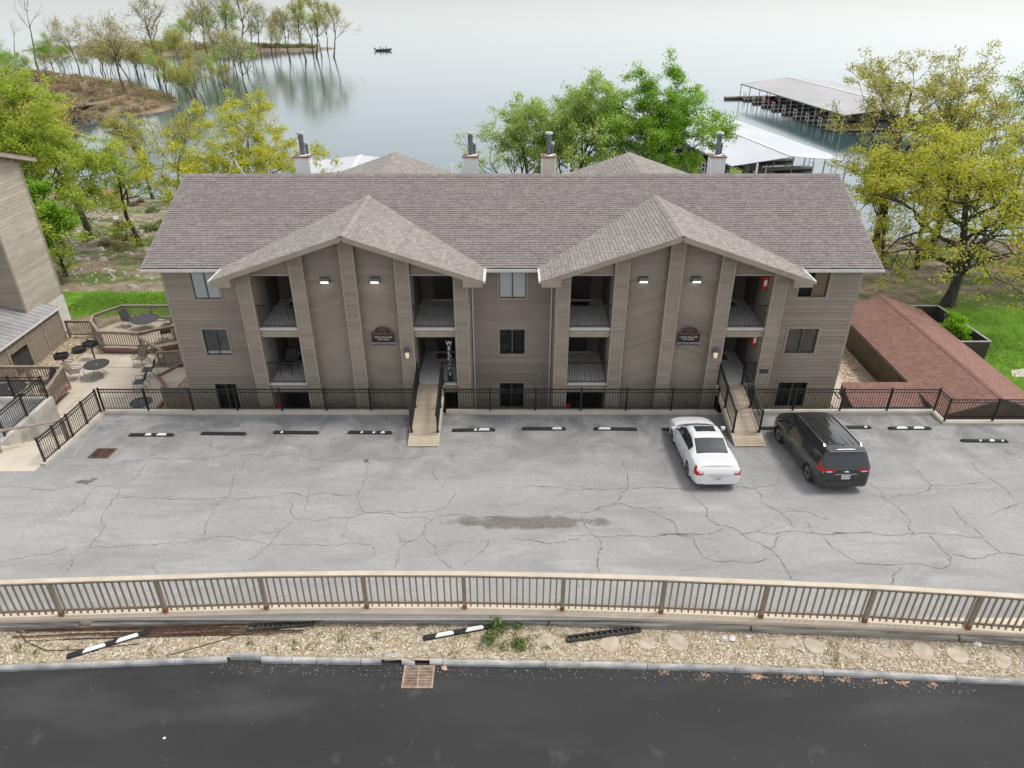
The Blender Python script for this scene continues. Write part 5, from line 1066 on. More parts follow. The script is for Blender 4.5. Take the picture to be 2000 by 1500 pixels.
bx(SX - .8, SX + .02, y + .15, y + bw - .12, ZP, ZP + .95).build('ac_unit', pm('ac_dark', (.025, .026, .028), (.05, .05, .05), 4, .6), sh)
bx(SX - .06, SX + .06, SY0, SY1, SH - .12, SH + .02).build('top_beam', wood_d, sh); bx(SX - .1, SX + .12, SY0 - .1, SY1 + .1, ZP - .06, ZP + .06).build('base_beam', wood_d, sh)
corr = pm('corrugated_metal', (.26, .255, .25), (.4, .39, .38), 1.2, .6, metal=.2); m = MB(); n_ = 110
for k in range(n_):
    a, c = SY0 - .2 + (SY1 - SY0 + .3) * k / n_, SY0 - .2 + (SY1 - SY0 + .3) * (k + 1) / n_; h0, h1 = (.0, .035) if k % 2 else (.035, 0)
    m.quad((SX + .15, a, SH + .03 + h0), (SX + .15, c, SH + .03 + h1), (SX - 2.2, c, SH + .75 + h1), (SX - 2.2, a, SH + .75 + h0), 1 - .25 * (k % 4 < 2))
m.build('corrugated_roof', pm('corrugated_metal_a', (.27, .265, .26), (.4, .39, .38), 1.2, .6, metal=.2, attr=True), sh); MB().bar((SX + .16, SY0 - .2, SH + .02), (SX + .16, SY1 + .1, SH + .02), .03, .1).build('roof_edge', gutter, sh)
MB().prism([(SX, SY1, SH), (SX - 2.2, SY1, SH), (SX - 2.2, SY1, SH + .72)], (0, .04, 0)).build('gable_end', wood_d, sh)
# neighbour building
NB = thing('neighbour_building', 'tall taupe neighbour building with pale end wall at the left edge', 'building', (0, 0, 0))
def nrake(y): return 8.0 + (40.7 - y) * .313
NX, NY0, NY1 = -27.1, 36.5, 39.9; sid_l = pm('siding_light', (.40, .35, .28), (.48, .425, .345), 1.2, .75, .15, 60, attr=True, stretch=(1, 1, 4))
clap(MB(), -40, NX, -1.9, 9.0, (0, NY0, 0), (1, 0, 0), (0, -1, 0), e=.22, t=.04).build('front_wall', siding, NB)
clap(MB(), NY0, NY1, .25, 9.5, (NX, 0, 0), (0, 1, 0), (1, 0, 0), e=.2, t=.014, top=lambda y: nrake(y) - .1).build('end_wall', sid_l, NB)
bx(-32, NX + .03, NY0 + .05, NY1 + .03, -1.9, .25).build('foundation', pm('foundation_white', (.55, .53, .5), (.66, .64, .6), 1.5, .9), NB)
for y in (NY0, NY1): bx(NX - .06, NX + .035, y - .06, y + .05, -1.0 if y == NY0 else .25, nrake(y) - .15).build('corner_board', trimm, NB)
bx(-40, NX, NY1 - .05, NY1, .25, 8.0).build('back_wall', siding, NB)
MB().bar((NX + .5, 40.7, 7.98), (NX + .5, 35.6, 7.98 + 5.1 * .313), .06, .24).build('rake_board', trimm, NB)
MB().bar((NX + .25, 40.6, 7.9), (NX + .25, 35.6, 7.9 + 5.0 * .313), .5, .03).build('soffit', trimm, NB)
MB().bar((-40, 40.72, 7.98), (NX + .53, 40.72, 7.98), .05, .2).build('fascia', trimm, NB)
MB().add([(-40, 40.75, 8.12), (NX + .55, 40.75, 8.12), (NX + .55, 35.5, 9.77), (-40, 35.5, 9.77), (-40, 31.5, 8.5), (NX - 3, 31.5, 8.5), (NX - 3, 35.5, 9.77), (-40, 40.75, 8.06), (NX + .55, 40.75, 8.06), (NX + .55, 35.5, 9.71), (-40, 35.5, 9.71)], [(0, 1, 2, 3), (4, 5, 6, 3), (7, 10, 9, 8)]).build('roof', shing, NB)
# louvre screen at the corner of the main building
ls = thing('louvre_screen', 'small tan louvred screen against the left corner of the building', 'screen', (-15.9, 29.2, ZP)); bx(-.7, .7, .03, .06, 0, 1.6).build('backing', inner, ls)
lsm = MB().prism([(-.68, 0, 0), (-.68, 0, .02), (-.68, .06, .08), (-.68, .06, .06)], (1.36, 0, 0)).mesh('louvre_slat', wood_d)
for k in range(15): put('louvre_slat', lsm, ls, (0, -.04, .08 + k * .1))
for sx in (-1, 1): bx(sx * .7 - .05, sx * .7 + .05, -.05, .08, 0, 1.68).build('post', wood_d, ls)
# ================================================================ right: red roofed building, enclosure
RB = thing('red_roof_building', 'low brown building with long faded red shingle gable roof', 'building', (0, 0, 0)); rxx, rw_, rz_, re_, ry0, ry1 = 21.7, 2.5, .6, -.25, 26.9, 38.8
sr = math.hypot(rw_, rz_ - re_); rroof = MB().prism([(rxx - rw_ + .05, ry0 + .05, re_ - .04), (rxx + rw_ - .05, ry0 + .05, re_ - .04), (rxx, ry0 + .05, rz_ - .04)], (0, ry1 - ry0 - .1, 0)).build('roof', pm('brown_wall', (.13, .105, .075), (.17, .14, .1), 2, .85, .2, 30), RB)
for s_ in (-1, 1): shingles('shingles', (rxx + s_ * rw_, ry0, re_), (0, 1, 0), (-s_ * rw_, 0, rz_ - re_), sr, lambda s: (0, ry1 - ry0), redsh, rroof, 70 + s_, amp=.07, thick=.01)
MB().quad((rxx - .14, ry0, rz_ - .02), (rxx, ry0, rz_ + .035), (rxx, ry1, rz_ + .035), (rxx - .14, ry1, rz_ - .02)).quad((rxx, ry0, rz_ + .035), (rxx + .14, ry0, rz_ - .02), (rxx + .14, ry1, rz_ - .02), (rxx, ry1, rz_ + .035)).build('ridge_cap', redsh, rroof)
brw = pm('brown_wall', (.13, .105, .075))
for s_ in (-1, 1): MB().bar((rxx + s_ * rw_, ry0, re_ - .07), (rxx + s_ * rw_, ry1, re_ - .07), .04, .12).build('fascia', pm('olive_fascia', (.16, .16, .11), None, 2, .8), RB)
m = MB(); m.box(rxx - 2.15, rxx + 2.15, ry0 + .35, ry1 - .35, -3.2, re_ - .04); m.build('wall', brw, RB)
for s_ in (-1, 1): MB().bar((rxx + s_ * rw_, ry0 + .01, re_ - .06), (rxx, ry0 + .01, rz_ - .06), .05, .14).build('rake_board', brw, RB)
bx(rxx - 2.17, rxx - 2.14, 30.3, 31.3, -1.85, -.4).build('door', door_m, RB)
lt = bx(15.95, 20.2, 28.35, 29.5, -1.9, -.65).build('porch', brw, RB); sl3 = math.hypot(1.5, .42)
shingles('porch_shingles', (15.75, 28.15, -.5), (1, 0, 0), (0, 1.5, .42), sl3, lambda s: (0, 4.5), redsh, lt, 75, amp=.07, thick=.01); MB().prism([(15.78, 28.2, -.53), (15.78, 29.6, -.13), (15.78, 29.6, -.7), (15.78, 28.2, -.7)], (4.3, 0, 0)).build('porch_gable', brw, lt); bx(15.8, 20.2, 28.1, 28.16, -.68, -.5).build('porch_fascia', pm('teal_fascia', (.16, .2, .2), (.2, .24, .24), 2, .7), lt)
bx(16.6, 17.6, 31.0, 32.6, -1.85, -1.72).build('slab', conc, label='pale concrete step slab beside the red roofed building', cat='slab')
EN = thing('board_enclosure', 'dark board fence enclosure behind the red roof', 'fence', (0, 0, 0))
def board_run(p, q, zt):
    p, q = Vector(p), Vector(q); L_ = (q - p).length; n_ = int(L_ / .16); rz = math.atan2((q - p).y, (q - p).x); me = MB().box(0, .15, -.012, .012, -2.1, zt).mesh('board', pm('enclosure_board', (.06, .052, .042), (.095, .082, .066), 3, .9, rand=.15))
    for i in range(n_): put('board', me, EN, p + (q - p) * i / n_, (0, 0, rz))
    MB().bar(p + Vector((0, 0, zt + .02)), q + Vector((0, 0, zt + .02)), .12, .04).build('cap_rail', pm('grey_cap', (.35, .34, .32), (.45, .44, .42), 3, .8), EN)
board_run((22.9, 39.6, 0), (25.7, 39.6, 0), -.4); board_run((25.7, 39.6, 0), (26.0, 34.7, 0), -.4); board_run((26.0, 34.7, 0), (24.2, 34.7, 0), -.4)
m = MB(); m.quad((26.4, 32.2, -1.9), (30, 33.3, -1.9), (31, 35.2, -1.9), (27.3, 34.2, -1.9)); m.build('walkway', conc)['kind'] = 'structure'
# ================================================================ lake, far banks, docks, boat
wm = bpy.data.materials.new('lake_water'); wm.use_nodes = True; t = wm.node_tree; b = t.nodes['Principled BSDF']; L = t.links.new
b.inputs['Base Color'].default_value = (.045, .085, .085, 1); b.inputs['Roughness'].default_value = .11; b.inputs['IOR'].default_value = 2.0; b.inputs['Specular Tint'].default_value = (.92, .98, 1, 1); b.inputs['Specular IOR Level'].default_value = .8
tc = _n(t, 'ShaderNodeTexCoord'); mp = _n(t, 'ShaderNodeMapping'); mp.inputs['Scale'].default_value = (.5, 1.6, 1); L(tc.outputs['Object'], mp.inputs[0])
n1 = _n(t, 'ShaderNodeTexNoise'); n1.inputs['Scale'].default_value = .9; n1.inputs['Detail'].default_value = 4; L(mp.outputs[0], n1.inputs['Vector'])
n2 = _n(t, 'ShaderNodeTexNoise'); n2.inputs['Scale'].default_value = .05; n2.inputs['Detail'].default_value = 3; L(mp.outputs[0], n2.inputs['Vector'])
mu = _n(t, 'ShaderNodeMath', operation='MULTIPLY'); L(n1.outputs['Fac'], mu.inputs[0]); L(n2.outputs['Fac'], mu.inputs[1])
bp = _n(t, 'ShaderNodeBump'); bp.inputs['Strength'].default_value = .12; bp.inputs['Distance'].default_value = .12; L(mu.outputs[0], bp.inputs['Height']); L(bp.outputs[0], b.inputs['Normal'])
o = MB().quad((-9000, 60, -8), (9000, 60, -8), (9000, 15000, -8), (-9000, 15000, -8)).build('lake', wm); o['kind'] = 'structure'
bankm = pm('bank_soil', (.17, .125, .085), (.29, .23, .16), .35, .95, .6, 3, contrast=(.3, .7))
def bank(name, pts, hgt, zmax=9):
    """low land: spine points (x, y, half width, height)"""
    P = np.array(pts, float); xs_ = np.arange(P[:, 0].min() - 14, P[:, 0].max() + 14, 3.0); ys_ = np.arange(P[:, 1].min() - 40, P[:, 1].max() + 40, 3.0); S = []
    for a, c in zip(P, P[1:]):
        for k in range(12): S.append(a + (c - a) * k / 12)
    S = np.array(S)
    def zf(x, y):
        d = np.hypot(S[:, 0] - x, S[:, 1] - y) / S[:, 2] + .13 * wob(x * 1.3, y * 1.3); i = d.argmin(); return -8.0 + S[i, 3] * (1 - d[i] ** 2) if d[i] < 1 else -8.0 - min(2.5, (d[i] - 1) * 3)
    o = sheet(name, list(xs_), list(ys_), zf, bankm); return zf
bz1 = bank('peninsula', [(-260, 215, 42, 6), (-170, 205, 34, 4.5), (-130, 195, 30, 4.0), (-105, 180, 22, 2.6), (-86, 168, 11, 1.3)], 1)
bz2 = bank('island', [(-190, 330, 14, 1.2), (-140, 316, 15, 1.8), (-112, 316, 14, 2.0), (-92, 326, 10, 1.2), (-78, 334, 4, .5)], 1)
bz3 = bank('west_bank', [(-140, 190, 40, 4.5), (-116, 155, 33, 4.2), (-108, 125, 30, 4.2), (-104, 98, 30, 4.2)], 1)
def dock(lab, A, ang, length, width, ze, zr, mroof, fingers, posts=5.0):
    t_ = thing('boat_dock', lab, 'dock', (A[0], A[1], -8), ang)       # local: x across (right), y = along axis
    z0, z1 = ze + 8, zr + 8; hw_ = width / 2
    o = MB().add([(0, 0, z0), (hw_, 0, z1), (width, 0, z0), (0, length, z0), (hw_, length, z1), (width, length, z0), (0, 0, z0 - .08), (hw_, 0, z1 - .08), (width, 0, z0 - .08), (0, length, z0 - .08), (hw_, length, z1 - .08), (width, length, z0 - .08)], [(0, 1, 4, 3), (1, 2, 5, 4), (6, 9, 10, 7), (7, 10, 11, 8), (0, 6, 7, 1), (1, 7, 8, 2), (3, 4, 10, 9), (4, 5, 11, 10), (0, 3, 9, 6), (2, 8, 11, 5)]).build('roof', mroof, t_)
    MB().bar((hw_, -.05, z1 + .05), (hw_, length + .05, z1 + .05), .5, .06).build('ridge_cap', white, o)
    MB().bar((-.03, 0, z0 - .1), (-.03, length, z0 - .1), .05, .22).bar((width + .03, 0, z0 - .1), (width + .03, length, z0 - .1), .05, .22).build('fascia', pm('dock_fascia', (.13, .2, .18), None, 2, .7), t_)
    pk = MB().box(-.07, .07, -.07, .07, -.5, z0 - .1).mesh('post', pm('dock_post', (.42, .43, .43), None, 2, .6)); n_ = int(length / posts)
    for i in range(n_ + 1):
        for x in (.15, width * .3, width * .7, width - .15): put('post', pk, t_, (x, .2 + (length - .4) * i / n_, 0))
    bx(hw_ - 1.1, hw_ + 1.1, .2, length - .2, .25, .55).build('main_walkway', pm('dock_plank', (.3, .26, .2), (.4, .35, .28), 2, .8), t_)
    fm = MB().box(0, hw_ - 1.1, -.55, .55, .2, .5).mesh('finger_pier', pm('dock_plank', (.3, .26, .2))); fs_ = MB().box(0, hw_ - 1.1, -.5, .5, -.4, .19).mesh('float', pm('float_dark', (.02, .02, .022), None, 2, .8))
    fw = MB().box(-.05, .05, -.62, -.52, -.3, 1.5).box(-.05, .05, .52, .62, -.3, 1.5).box(-.05, .05, -.52, .52, 1.3, 1.4).box(-.05, .05, -.52, .52, .7, .78).mesh('finger_frame', white)
    for i in range(fingers):
        y = 3 + (length - 6) * i / max(1, fingers - 1)
        for sx in (0, 1):
            q = put('finger_pier', fm, t_, (0 if sx == 0 else width, y, 0), (0, 0, 0 if sx == 0 else math.pi)); put('float', fs_, q); put('finger_frame', fw, q, (.1, 0, .3))
    return t_
roofw = pm('dock_roof_white', (.46, .48, .495), (.53, .545, .555), .15, .5); roofg = pm('dock_roof_grey', (.36, .352, .345), (.42, .41, .405), .12, .6)
dock('long white roofed boat dock behind the building towards the right', (29.5, 97.5), math.atan2(9.3, 50), 52, 17.5, -4.9, -4.0, roofw, 9)
d2 = dock('grey roofed boat dock with open slips at upper right', (60.9, 137.5), math.atan2(5.9, 46.5), 47, 23.5, -4.6, -3.3, roofg, 9)
bx(-3.6, 12, 46.0, 47.5, .25, .55).build('gangway', pm('dock_plank', (.3, .26, .2)), d2); bx(-3.5, 11.9, 46.1, 47.4, -.4, .24).build('gangway_float', pm('float_dark', (.02, .02, .022)), d2)
dock('pale roofed boat dock just behind the left half of the building', (-27.5, 92.0), .05, 9, 14, -5.0, -4.3, roofw, 3)
rb_ = thing('moored_boat', 'red and dark boat moored in the far slip of the grey dock', 'boat', (60.3, 177.5, -8), .1)
MB().add([(-1.1, -3, .1), (1.1, -3, .1), (1.1, 1.5, .1), (0, 3.2, .3), (-1.1, 1.5, .1), (-1.2, -3, .9), (1.2, -3, .9), (1.2, 1.5, .95), (0, 3.6, 1.1), (-1.2, 1.5, .95)], [(0, 1, 6, 5), (1, 2, 7, 6), (2, 3, 8, 7), (3, 4, 9, 8), (4, 0, 5, 9), (5, 6, 7, 8, 9)]).build('hull', redm, rb_); bx(-.8, .8, -1.2, .8, .95, 1.6).build('windscreen', auto_glass, rb_, bevel=.1); bx(-.3, .3, -3.5, -3, .2, 1.4).build('outboard_motor', dark_tr, rb_)
FB = thing('fishing_boat', 'small dark fishing boat with two anglers out on the lake', 'boat', (-52.9, 322, -8), R(-84))
hv = []
for y, w_, zb_, zt in ((-3.1, .95, -.1, .62), (-1, 1.1, -.15, .66), (1.2, 1.0, -.12, .72), (2.5, .6, .0, .82), (3.4, .05, .35, .95)): hv += [(-w_ * .7, y, zb_), (w_ * .7, y, zb_), (w_, y, zt), (-w_, y, zt)]
MB().add(hv, [(4 * i + k, 4 * i + (k + 1) % 4, 4 * i + 4 + (k + 1) % 4, 4 * i + 4 + k) for i in range(4) for k in range(4)] + [(0, 3, 2, 1)]).build('hull', pm('boat_hull', (.05, .055, .06), None, 1, .3), FB)
m = MB()
for sx in (-1, 1): m.bar((sx * .98, -3.1, .66), (sx * 1.1, -1, .7), .1, .06).bar((sx * 1.1, -1, .7), (sx * 1.0, 1.2, .76), .1, .06).bar((sx * 1.0, 1.2, .76), (sx * .05, 3.4, .98), .1, .06)
m.build('gunwale', pm('boat_silver', (.6, .6, .6), None, 1, .3), FB); MB().box(-.25, .25, -3.75, -3.2, .5, 1.25).box(-.1, .1, -3.6, -3.3, -.5, .5).build('outboard_motor', dark_tr, FB, bevel=.05); bx(-.5, .5, -.2, .1, .7, 1.2).build('console', pm('boat_hull', (.05, .055, .06)), FB); MB().box(-.3, .3, -1.5, -1.0, .66, .95).box(-.3, .3, .9, 1.4, .7, .95).build('seats', pm('boat_silver', (.6, .6, .6)), FB)
def person(loc, rz, lab, shirt):
    J = [(0, 0, 0), (0, -.03, .25), (0, -.02, .48), (0, 0, .6), (0, .02, .72), (.1, .0, 0), (.12, .42, .05), (.12, .45, -.38), (-.1, 0, 0), (-.12, .42, .05), (-.12, .45, -.38), (.19, 0, .46), (.24, .1, .2), (.16, .34, .2), (-.19, 0, .46), (-.24, .1, .2), (-.16, .34, .2), (.12, .58, -.4), (-.12, .58, -.4)]
    E = [(0, 1), (1, 2), (2, 3), (3, 4), (0, 5), (5, 6), (6, 7), (0, 8), (8, 9), (9, 10), (2, 11), (11, 12), (12, 13), (2, 14), (14, 15), (15, 16), (7, 17), (10, 18)]
    Rr = [.16, .15, .17, .06, .11, .1, .08, .05, .1, .08, .05, .075, .05, .035, .075, .05, .035, .045, .045]
    me = bpy.data.meshes.new('person'); me.from_pydata(J, E, []); me.materials.append(shirt); o = put('person', me, None, loc, (0, 0, rz)); o.modifiers.new('skin', 'SKIN'); sk = me.skin_vertices[0].data
    for i, r_ in enumerate(Rr): sk[i].radius = (r_, r_)
    sk[0].use_root = True; s2 = o.modifiers.new('sub', 'SUBSURF'); s2.levels = 1; s2.render_levels = 1; return tag(o, lab, 'person', 'anglers in the boat')
cb, sb_ = math.cos(R(-84)), math.sin(R(-84))
for ly_, lab, sh_ in ((-1.25, 'person in dark clothes seated at the back of the fishing boat', pm('shirt_dark', (.03, .03, .035), None, 1, .9)), (1.1, 'person in grey clothes seated at the front of the fishing boat', pm('shirt_grey', (.08, .085, .1), None, 1, .9))): person((-52.9 - ly_ * sb_, 322 + ly_ * cb, -8 + 1.08), R(-84), lab, sh_)
# ================================================================ trees
def grow(seed, H, r0, first=.3, spread=.5, lean=(0, 0), levels=4, nlimb=9, up=.3, wig=.23, taper=.75, crown_w=None, sub=(4, 3, 3)):
    """returns branch list [(pts, radii)] and tip points with directions; trunk rises from the origin"""
    r = np.random.RandomState(seed); BR = []; TIP = []
    def branch(p, d, L, rad, lev):
        n = 7 if lev == 0 else (5 if lev == 1 else 4); pts = [p]; rr = [rad]; q = p.copy(); dd = d / np.linalg.norm(d); ch = []
        for i in range(n):
            w = wig * (.5 if lev == 0 else 1.0); dd = dd + r.randn(3) * w + np.array((0, 0, up * (.12 if lev == 0 else .22 if lev < 3 else .05)))
            dd /= np.linalg.norm(dd); q = q + dd * L / n; pts.append(q.copy()); rr.append(rad * (1 - (i + 1) / n * (taper if lev < levels else .85)))
            ch.append((q.copy(), dd.copy(), rr[-1], (i + 1) / n))
        BR.append((np.array(pts), np.array(rr), lev))
        if lev >= levels:
            for c in ch[1:]: TIP.append(c[0])
            return
        if lev == 0: k = nlimb; fr = np.sort(r.uniform(first, 1.0, k)); fr[-1] = 1.0
        else: k = sub[min(lev - 1, len(sub) - 1)]; fr = np.sort(r.uniform(.3, 1.0, k)); fr[-1] = 1.0
        az = r.rand() * 6.28
        for f in fr:
            i = min(n - 1, int(f * n)); P0 = pts[i] + (pts[i + 1] - pts[i]) * (f * n - i if i < n and f < 1 else 1) if i < n else pts[-1]
            az += 2.4 + r.uniform(-.5, .5); pd = (pts[min(i + 1, n)] - pts[i]); pd = pd / np.linalg.norm(pd)
            a = np.cross(pd, (0.3, .2, 1) if abs(pd[2]) < .9 else (1, 0, 0)); a /= np.linalg.norm(a); b = np.cross(pd, a)
            sa = spread * r.uniform(.7, 1.25) * (1.25 if lev == 0 else 1); side = a * math.cos(az) + b * math.sin(az)
            nd = pd * math.cos(sa) + side * math.sin(sa)
            if lev == 0: Lc = H * (crown_w or .42) * (1.05 - .55 * (f - first) / (1 - first + 1e-6)) * r.uniform(.8, 1.15)
            else: Lc = L * r.uniform(.45, .7)
            rc = min(rr[i] * .72, rad * (.5 if lev == 0 else .6)) * r.uniform(.8, 1.05); branch(P0, nd, Lc, max(rc, .006), lev + 1)
    branch(np.zeros(3), np.array((lean[0], lean[1], 1.0)), H * .72, r0, 0); return BR, np.array(TIP)
def wood_mesh(BR, mat_, minr=0.0):
    V = []; F = []; base = 0
    for pts, rr, lev in BR:
        n = 8 if lev == 0 else 6 if lev == 1 else 4 if lev == 2 else 3; m = len(pts)
        d = np.gradient(pts, axis=0); d /= np.linalg.norm(d, axis=1)[:, None] + 1e-9; ref = np.where(np.abs(d[:, 2:3]) < .9, np.array([[0, 0, 1.0]]), np.array([[1.0, 0, 0]])); a = np.cross(d, ref); a /= np.linalg.norm(a, axis=1)[:, None] + 1e-9; b = np.cross(d, a)
        rr = np.maximum(rr, minr); 
        if lev == 0: rr = rr.copy(); rr[0] *= 1.35
        for k in range(n): t = 6.2832 * k / n; V.append(pts + (a * math.cos(t) + b * math.sin(t)) * rr[:, None])
        for i in range(m - 1):
            for k in range(n): k2 = (k + 1) % n; F.append((base + k * m + i, base + k2 * m + i, base + k2 * m + i + 1, base + k * m + i + 1))
        base += n * m
    me = bpy.data.meshes.new('trunk'); me.from_pydata(np.concatenate(V).tolist(), [], F); me.materials.append(mat_); me.polygons.foreach_set('use_smooth', [True] * len(me.polygons)); return me
def leaf_quads(TIP, seed, n_per, rad, size, cols, flat=.5, hang=.0, keep=1.0):
    r = np.random.RandomState(seed); TIP = TIP[r.rand(len(TIP)) < keep]; n = len(TIP) * n_per; base = np.repeat(TIP, n_per, axis=0); cl = np.repeat(r.rand(len(TIP)), n_per)
    c = base + r.randn(n, 3) * rad * np.array((1, 1, .65)) - np.array((0, 0, hang)) * r.rand(n, 1)
    nm = r.randn(n, 3) * .8; nm[:, 2] += 1.0; q = np.cross(nm, r.randn(n, 3)); q /= np.linalg.norm(q, axis=1)[:, None]; w = np.cross(nm, q); w /= np.linalg.norm(w, axis=1)[:, None]
    s = size * r.uniform(.6, 1.35, (n, 1)); q = q * s; w = w * s * .55; V = np.stack([c - q, c - w, c + q, c + w], 1)
    C = np.array(cols); k = np.clip((cl * .6 + r.rand(n) * .4) * (len(C) - 1), 0, len(C) - 1.001); i = k.astype(int); f = (k - i)[:, None]; col = (C[i] * (1 - f) + C[i + 1] * f) * r.uniform(.75, 1.2, (n, 1)); return V, col
YEL = [(.25, .31, .035), (.37, .39, .04), (.46, .43, .05), (.34, .38, .055)]; LIM = [(.19, .29, .03), (.27, .36, .04), (.35, .40, .05), (.38, .37, .05)]
GRN = [(.13, .25, .02), (.2, .35, .03), (.28, .43, .05)]; PGR = [(.2, .3, .05), (.3, .4, .09), (.42, .47, .2)]; TAN = [(.36, .31, .16), (.42, .37, .2), (.34, .34, .15)]; OLV = [(.27, .27, .05), (.37, .35, .07), (.43, .40, .12)]; BRT = [(.17, .36, .01), (.25, .46, .02), (.32, .5, .03)]
leaf_m = pm('leaf', (1.3, 1.3, 1.3), (1.55, 1.55, 1.55), .8, .5, attr=True, trans=.45, spec=.4)
def tree(name, lab, base, H, r0, cols, seed, n_per=14, lrad=.32, lsize=.13, group=None, bark_=None, rz=0, **kw):
    minr = kw.pop('minr', .016); kp = kw.pop('keep', .55); lev = kw.pop('levels', 4); BR, TIP = grow(seed, H, r0, levels=lev, **kw); t_ = thing(name, lab, 'tree', base, rz, group)
    zmax = TIP[:, 2].max(); k = H / zmax                       # scale to the wanted height
    BR = [(p * k, r_, l) for p, r_, l in BR]; TIP = TIP * k
    put('trunk', wood_mesh(BR, bark_ or bark, minr), t_)
    if n_per: V, C = leaf_quads(TIP, seed, int(n_per * 2.6), lrad * .62, lsize * .66, cols, keep=kp); quads('crown', V, C, leaf_m, t_)
    return t_
def B(x, y): return (x, y, groundz(x, y) - .1)
G1 = 'trees on the left bank'; G2 = 'trees behind the building'; G3 = 'trees on the right bank'
tree('oak_tree', 'tall forked yellow green oak standing alone on the left bank', B(-39.3, 64), 13.4, .34, YEL, 11, 9, .38, .13, G1, keep=.45, first=.5, spread=.62, nlimb=8, crown_w=.5)
tree('oak_tree', 'small leaning green tree beside the left end of the roof', B(-33.6, 62), 9.6, .24, LIM, 12, 11, .34, .12, G1, keep=.42, first=.4, spread=.6, nlimb=8, lean=(-.08, 0))
tree('oak_tree', 'large dense yellow green tree behind the neighbour building', B(-37.0, 53), 14.0, .32, LIM, 13, 26, .45, .14, G1, first=.15, spread=.65, nlimb=13, crown_w=.5)
tree('oak_tree', 'second yellow green tree at the far left edge behind the neighbour roof', B(-43.5, 58), 13.6, .32, YEL, 14, 22, .45, .14, G1, first=.2, spread=.62, nlimb=12, crown_w=.5)
tree('young_tree', 'bright green young tree hugging the corner of the neighbour building', B(-33.2, 50), 7.0, .13, GRN, 15, 22, .34, .11, G1, first=.08, spread=.5, nlimb=13, crown_w=.3)
tree('oak_tree', 'wide golden leaved tree rising behind the left end of the roof', B(-21.5, 61), 13.4, .3, YEL, 16, 24, .4, .13, G2, first=.22, spread=.75, nlimb=11, crown_w=.55, up=.2)
tree('oak_tree', 'thin leaning tree at the water between the two left bank trees', B(-46.5, 92), 11, .22, OLV, 17, 6, .4, .14, G1, first=.45, spread=.5, nlimb=7, lean=(-.15, 0))
tree('oak_tree', 'slim sparsely leaved tree at the shore left of the roof', B(-40.5, 86), 11, .18, OLV, 18, 6, .4, .13, G1, first=.4, spread=.5, nlimb=7)
tree('maple_tree', 'low pale green tree behind the roof between the middle chimneys', B(1.8, 60), 12.7, .26, PGR, 21, 16, .4, .13, G2, first=.3, spread=.65, nlimb=10, crown_w=.42)
tree('maple_tree', 'tall pale green tree behind the middle chimneys', B(5.4, 61), 15.0, .3, PGR, 22, 22, .42, .13, G2, first=.3, spread=.55, nlimb=12, crown_w=.4)
tree('maple_tree', 'tall rich green tree behind the right rear gable', B(9.7, 60), 15.8, .32, GRN, 23, 26, .42, .13, G2, first=.25, spread=.5, nlimb=13, crown_w=.36)
tree('shrub_tree', 'small pale green tree behind the rightmost chimney', B(17.6, 60), 6.8, .13, PGR, 24, 10, .36, .12, G2, first=.25, spread=.55, nlimb=9)
tree('oak_tree', 'large leaning yellow green oak nearest the red roof', B(28.6, 43.2), 14.2, .36, YEL, 31, 17, .46, .13, G3, first=.24, spread=.95, nlimb=15, crown_w=.52, keep=.42, lean=(.16, .05), up=.14, wig=.24)
tree('oak_tree', 'tall thin topped olive tree right of the roof end', B(30.8, 58), 16.0, .32, OLV, 32, 11, .4, .13, G3, first=.28, spread=.5, nlimb=11, crown_w=.3)
tree('oak_tree', 'dark forked olive tree between the dock and the leaning oak', B(34.8, 57), 16.2, .34, OLV, 33, 11, .4, .13, G3, first=.3, spread=.55, nlimb=11, crown_w=.38, keep=.45)
tree('oak_tree', 'yellow green tree at the right edge behind the leaning oak', B(38.5, 50), 14.6, .32, YEL, 34, 16, .45, .13, G3, keep=.42, first=.3, spread=.65, nlimb=12, crown_w=.5)
tree('oak_tree', 'straight trunked yellow green tree just right of the roof corner', B(31.8, 53), 11.0, .2, YEL, 35, 12, .4, .13, G3, first=.35, spread=.6, nlimb=9, crown_w=.45)
tree('oak_tree', 'tall green tree cut by the right edge of the picture', B(45.5, 58), 16.5, .34, GRN, 36, 16, .45, .14, G3, first=.3, spread=.6, nlimb=11, crown_w=.45)
tree('oak_tree', 'half hidden yellow green tree behind the right end of the roof', B(29.4, 54), 9.0, .2, YEL, 37, 14, .4, .13, G3, first=.3, spread=.6, nlimb=9, crown_w=.34)
tree('shrub', 'bright lime green shrub inside the board enclosure', (24.9, 36.6, -2.0), 2.3, .04, BRT, 38, 16, .16, .08, None, first=.05, spread=.6, nlimb=12, crown_w=.5, levels=3)
